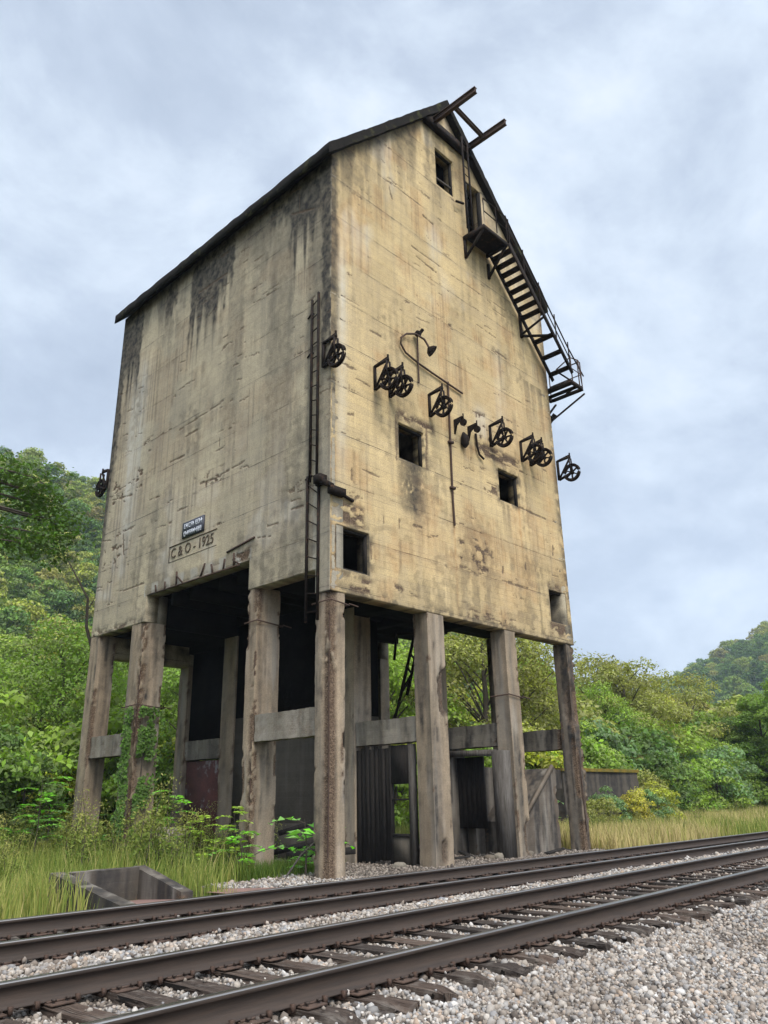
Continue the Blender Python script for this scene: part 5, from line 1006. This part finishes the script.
p, r = forest_pts(hill2_h, 50, 96, 250, 545, 9000, 8., 2); gn_forest('distant_forest', p, r.uniform(.9, 1.5, len(p)), 'hazy blue-green forest on the distant hill at right')

# haze over the valley
hz = obj('haze', [box(-700, 1100, -700, 1100, -2.2, 260)], M['forestfloor']); tag(hz, kind='stuff'); hm = bpy.data.materials.new('haze_air'); hm.use_nodes = True; hm.node_tree.nodes.clear(); ho = hm.node_tree.nodes.new('ShaderNodeOutputMaterial'); pv = hm.node_tree.nodes.new('ShaderNodeVolumePrincipled')
pv.inputs['Color'].default_value = (.72, .84, 1., 1); pv.inputs['Density'].default_value = .00028; hm.node_tree.links.new(pv.outputs[0], ho.inputs['Volume']); hz.data.materials.clear(); hz.data.materials.append(hm)
hz['label'] = 'thin bluish haze filling the valley'; hz['category'] = 'haze'
# ------------------------------------------------------------------ camera, light, sky, render settings
def rotm(yaw, pitch, roll):
    F_ = Vector((math.sin(yaw) * math.cos(pitch), math.cos(yaw) * math.cos(pitch), math.sin(pitch))); r = Vector((math.cos(yaw), -math.sin(yaw), 0)); u = r.cross(F_)
    return r * math.cos(roll) + u * math.sin(roll), -r * math.sin(roll) + u * math.cos(roll), F_
r_, u_, f_ = rotm(R(46.659), R(20.041), R(-1.166))
cam = bpy.data.cameras.new('camera'); co_ = bpy.data.objects.new('camera', cam); COL.objects.link(co_); S.camera = co_
co_.matrix_world = Matrix(((r_.x, u_.x, -f_.x, -9.937), (r_.y, u_.y, -f_.y, -10.830), (r_.z, u_.z, -f_.z, 1.195), (0, 0, 0, 1)))
cam.sensor_fit = 'VERTICAL'; cam.sensor_height = 36; cam.lens = 792.04 / 1024 * 36; cam.clip_end = 3000; cam.clip_start = .05
sd = bpy.data.lights.new('sun', 'SUN'); so_ = bpy.data.objects.new('sun', sd); COL.objects.link(so_)
SUN_AZ, SUN_EL = R(200), R(52)          # direction towards the sun, azimuth from +Y clockwise
d = Vector((math.sin(SUN_AZ) * math.cos(SUN_EL), math.cos(SUN_AZ) * math.cos(SUN_EL), math.sin(SUN_EL)))
so_.rotation_euler = (-d).to_track_quat('-Z', 'Y').to_euler(); sd.energy = 1.5; sd.angle = R(25); sd.color = (1, .95, .86)
w = bpy.data.worlds.new('World'); S.world = w; w.use_nodes = True; nt = w.node_tree; nt.nodes.clear()
N_ = lambda t, **k: (lambda x: [setattr(x, a, b) for a, b in k.items()] and x or x)(nt.nodes.new(t))
L_ = nt.links.new
out = N_('ShaderNodeOutputWorld'); bg = N_('ShaderNodeBackground'); sky = N_('ShaderNodeTexSky', sky_type='NISHITA', sun_disc=False)
sky.sun_elevation = SUN_EL; sky.sun_rotation = SUN_AZ; sky.air_density = 1.; sky.dust_density = 2.
tc = N_('ShaderNodeTexCoord'); mp = N_('ShaderNodeMapping'); mp.inputs['Scale'].default_value = (1, 1, 1.5); mp.inputs['Location'].default_value = (.35, .1, .2); L_(tc.outputs['Generated'], mp.inputs[0])
def wn(scale, det, rough, dist=0.):
    x = N_('ShaderNodeTexNoise'); L_(mp.outputs[0], x.inputs['Vector']); x.inputs['Scale'].default_value = scale; x.inputs['Detail'].default_value = det; x.inputs['Roughness'].default_value = rough; x.inputs['Distortion'].default_value = dist; return x.outputs['Fac']
rmp = N_('ShaderNodeValToRGB'); a_ = wn(2.3, 7, .6, .25); b_ = wn(6.5, 6, .6, .3); mm = N_('ShaderNodeMath', operation='MULTIPLY_ADD'); L_(b_, mm.inputs[0]); mm.inputs[1].default_value = .22; ml = N_('ShaderNodeMath', operation='MULTIPLY'); L_(a_, ml.inputs[0]); ml.inputs[1].default_value = .78; L_(ml.outputs[0], mm.inputs[2]); L_(mm.outputs[0], rmp.inputs[0]); e = rmp.color_ramp.elements; e.new(.5); e.new(.6)
for i, (p, c) in enumerate(((.35, (2.6, 3.05, 3.75)), (.46, (3.3, 3.8, 4.55)), (.54, (4.2, 4.75, 5.45)), (.64, (5.5, 5.9, 6.45)))): e[i].position = p; e[i].color = (*c, 1)
mixc = N_('ShaderNodeMix', data_type='RGBA'); mixc.inputs[0].default_value = .88; L_(sky.outputs[0], mixc.inputs[6]); L_(rmp.outputs[0], mixc.inputs[7])
# the cloud deck is thin and bright round the hidden sun
vm = N_('ShaderNodeVectorMath', operation='DOT_PRODUCT'); L_(tc.outputs['Generated'], vm.inputs[0]); vm.inputs[1].default_value = tuple(d)
mr = N_('ShaderNodeMapRange'); L_(vm.outputs['Value'], mr.inputs[0]); mr.inputs[1].default_value = .35; mr.inputs[2].default_value = 1.; mr.inputs[3].default_value = 1.; mr.inputs[4].default_value = 3.2
sc = N_('ShaderNodeVectorMath', operation='SCALE'); L_(mixc.outputs[2], sc.inputs[0]); L_(mr.outputs[0], sc.inputs['Scale'])
L_(sc.outputs[0], bg.inputs[0]); bg.inputs[1].default_value = .075; L_(bg.outputs[0], out.inputs[0])
S.view_settings.view_transform = 'Standard'; S.view_settings.look = 'None'; S.view_settings.exposure = 1.36; S.view_settings.gamma = 1
S.render.engine = 'CYCLES'; S.cycles.max_bounces = 6; S.cycles.diffuse_bounces = 3; S.cycles.volume_bounces = 0; S.cycles.transparent_max_bounces = 8
S.render.resolution_x = 768; S.render.resolution_y = 1024
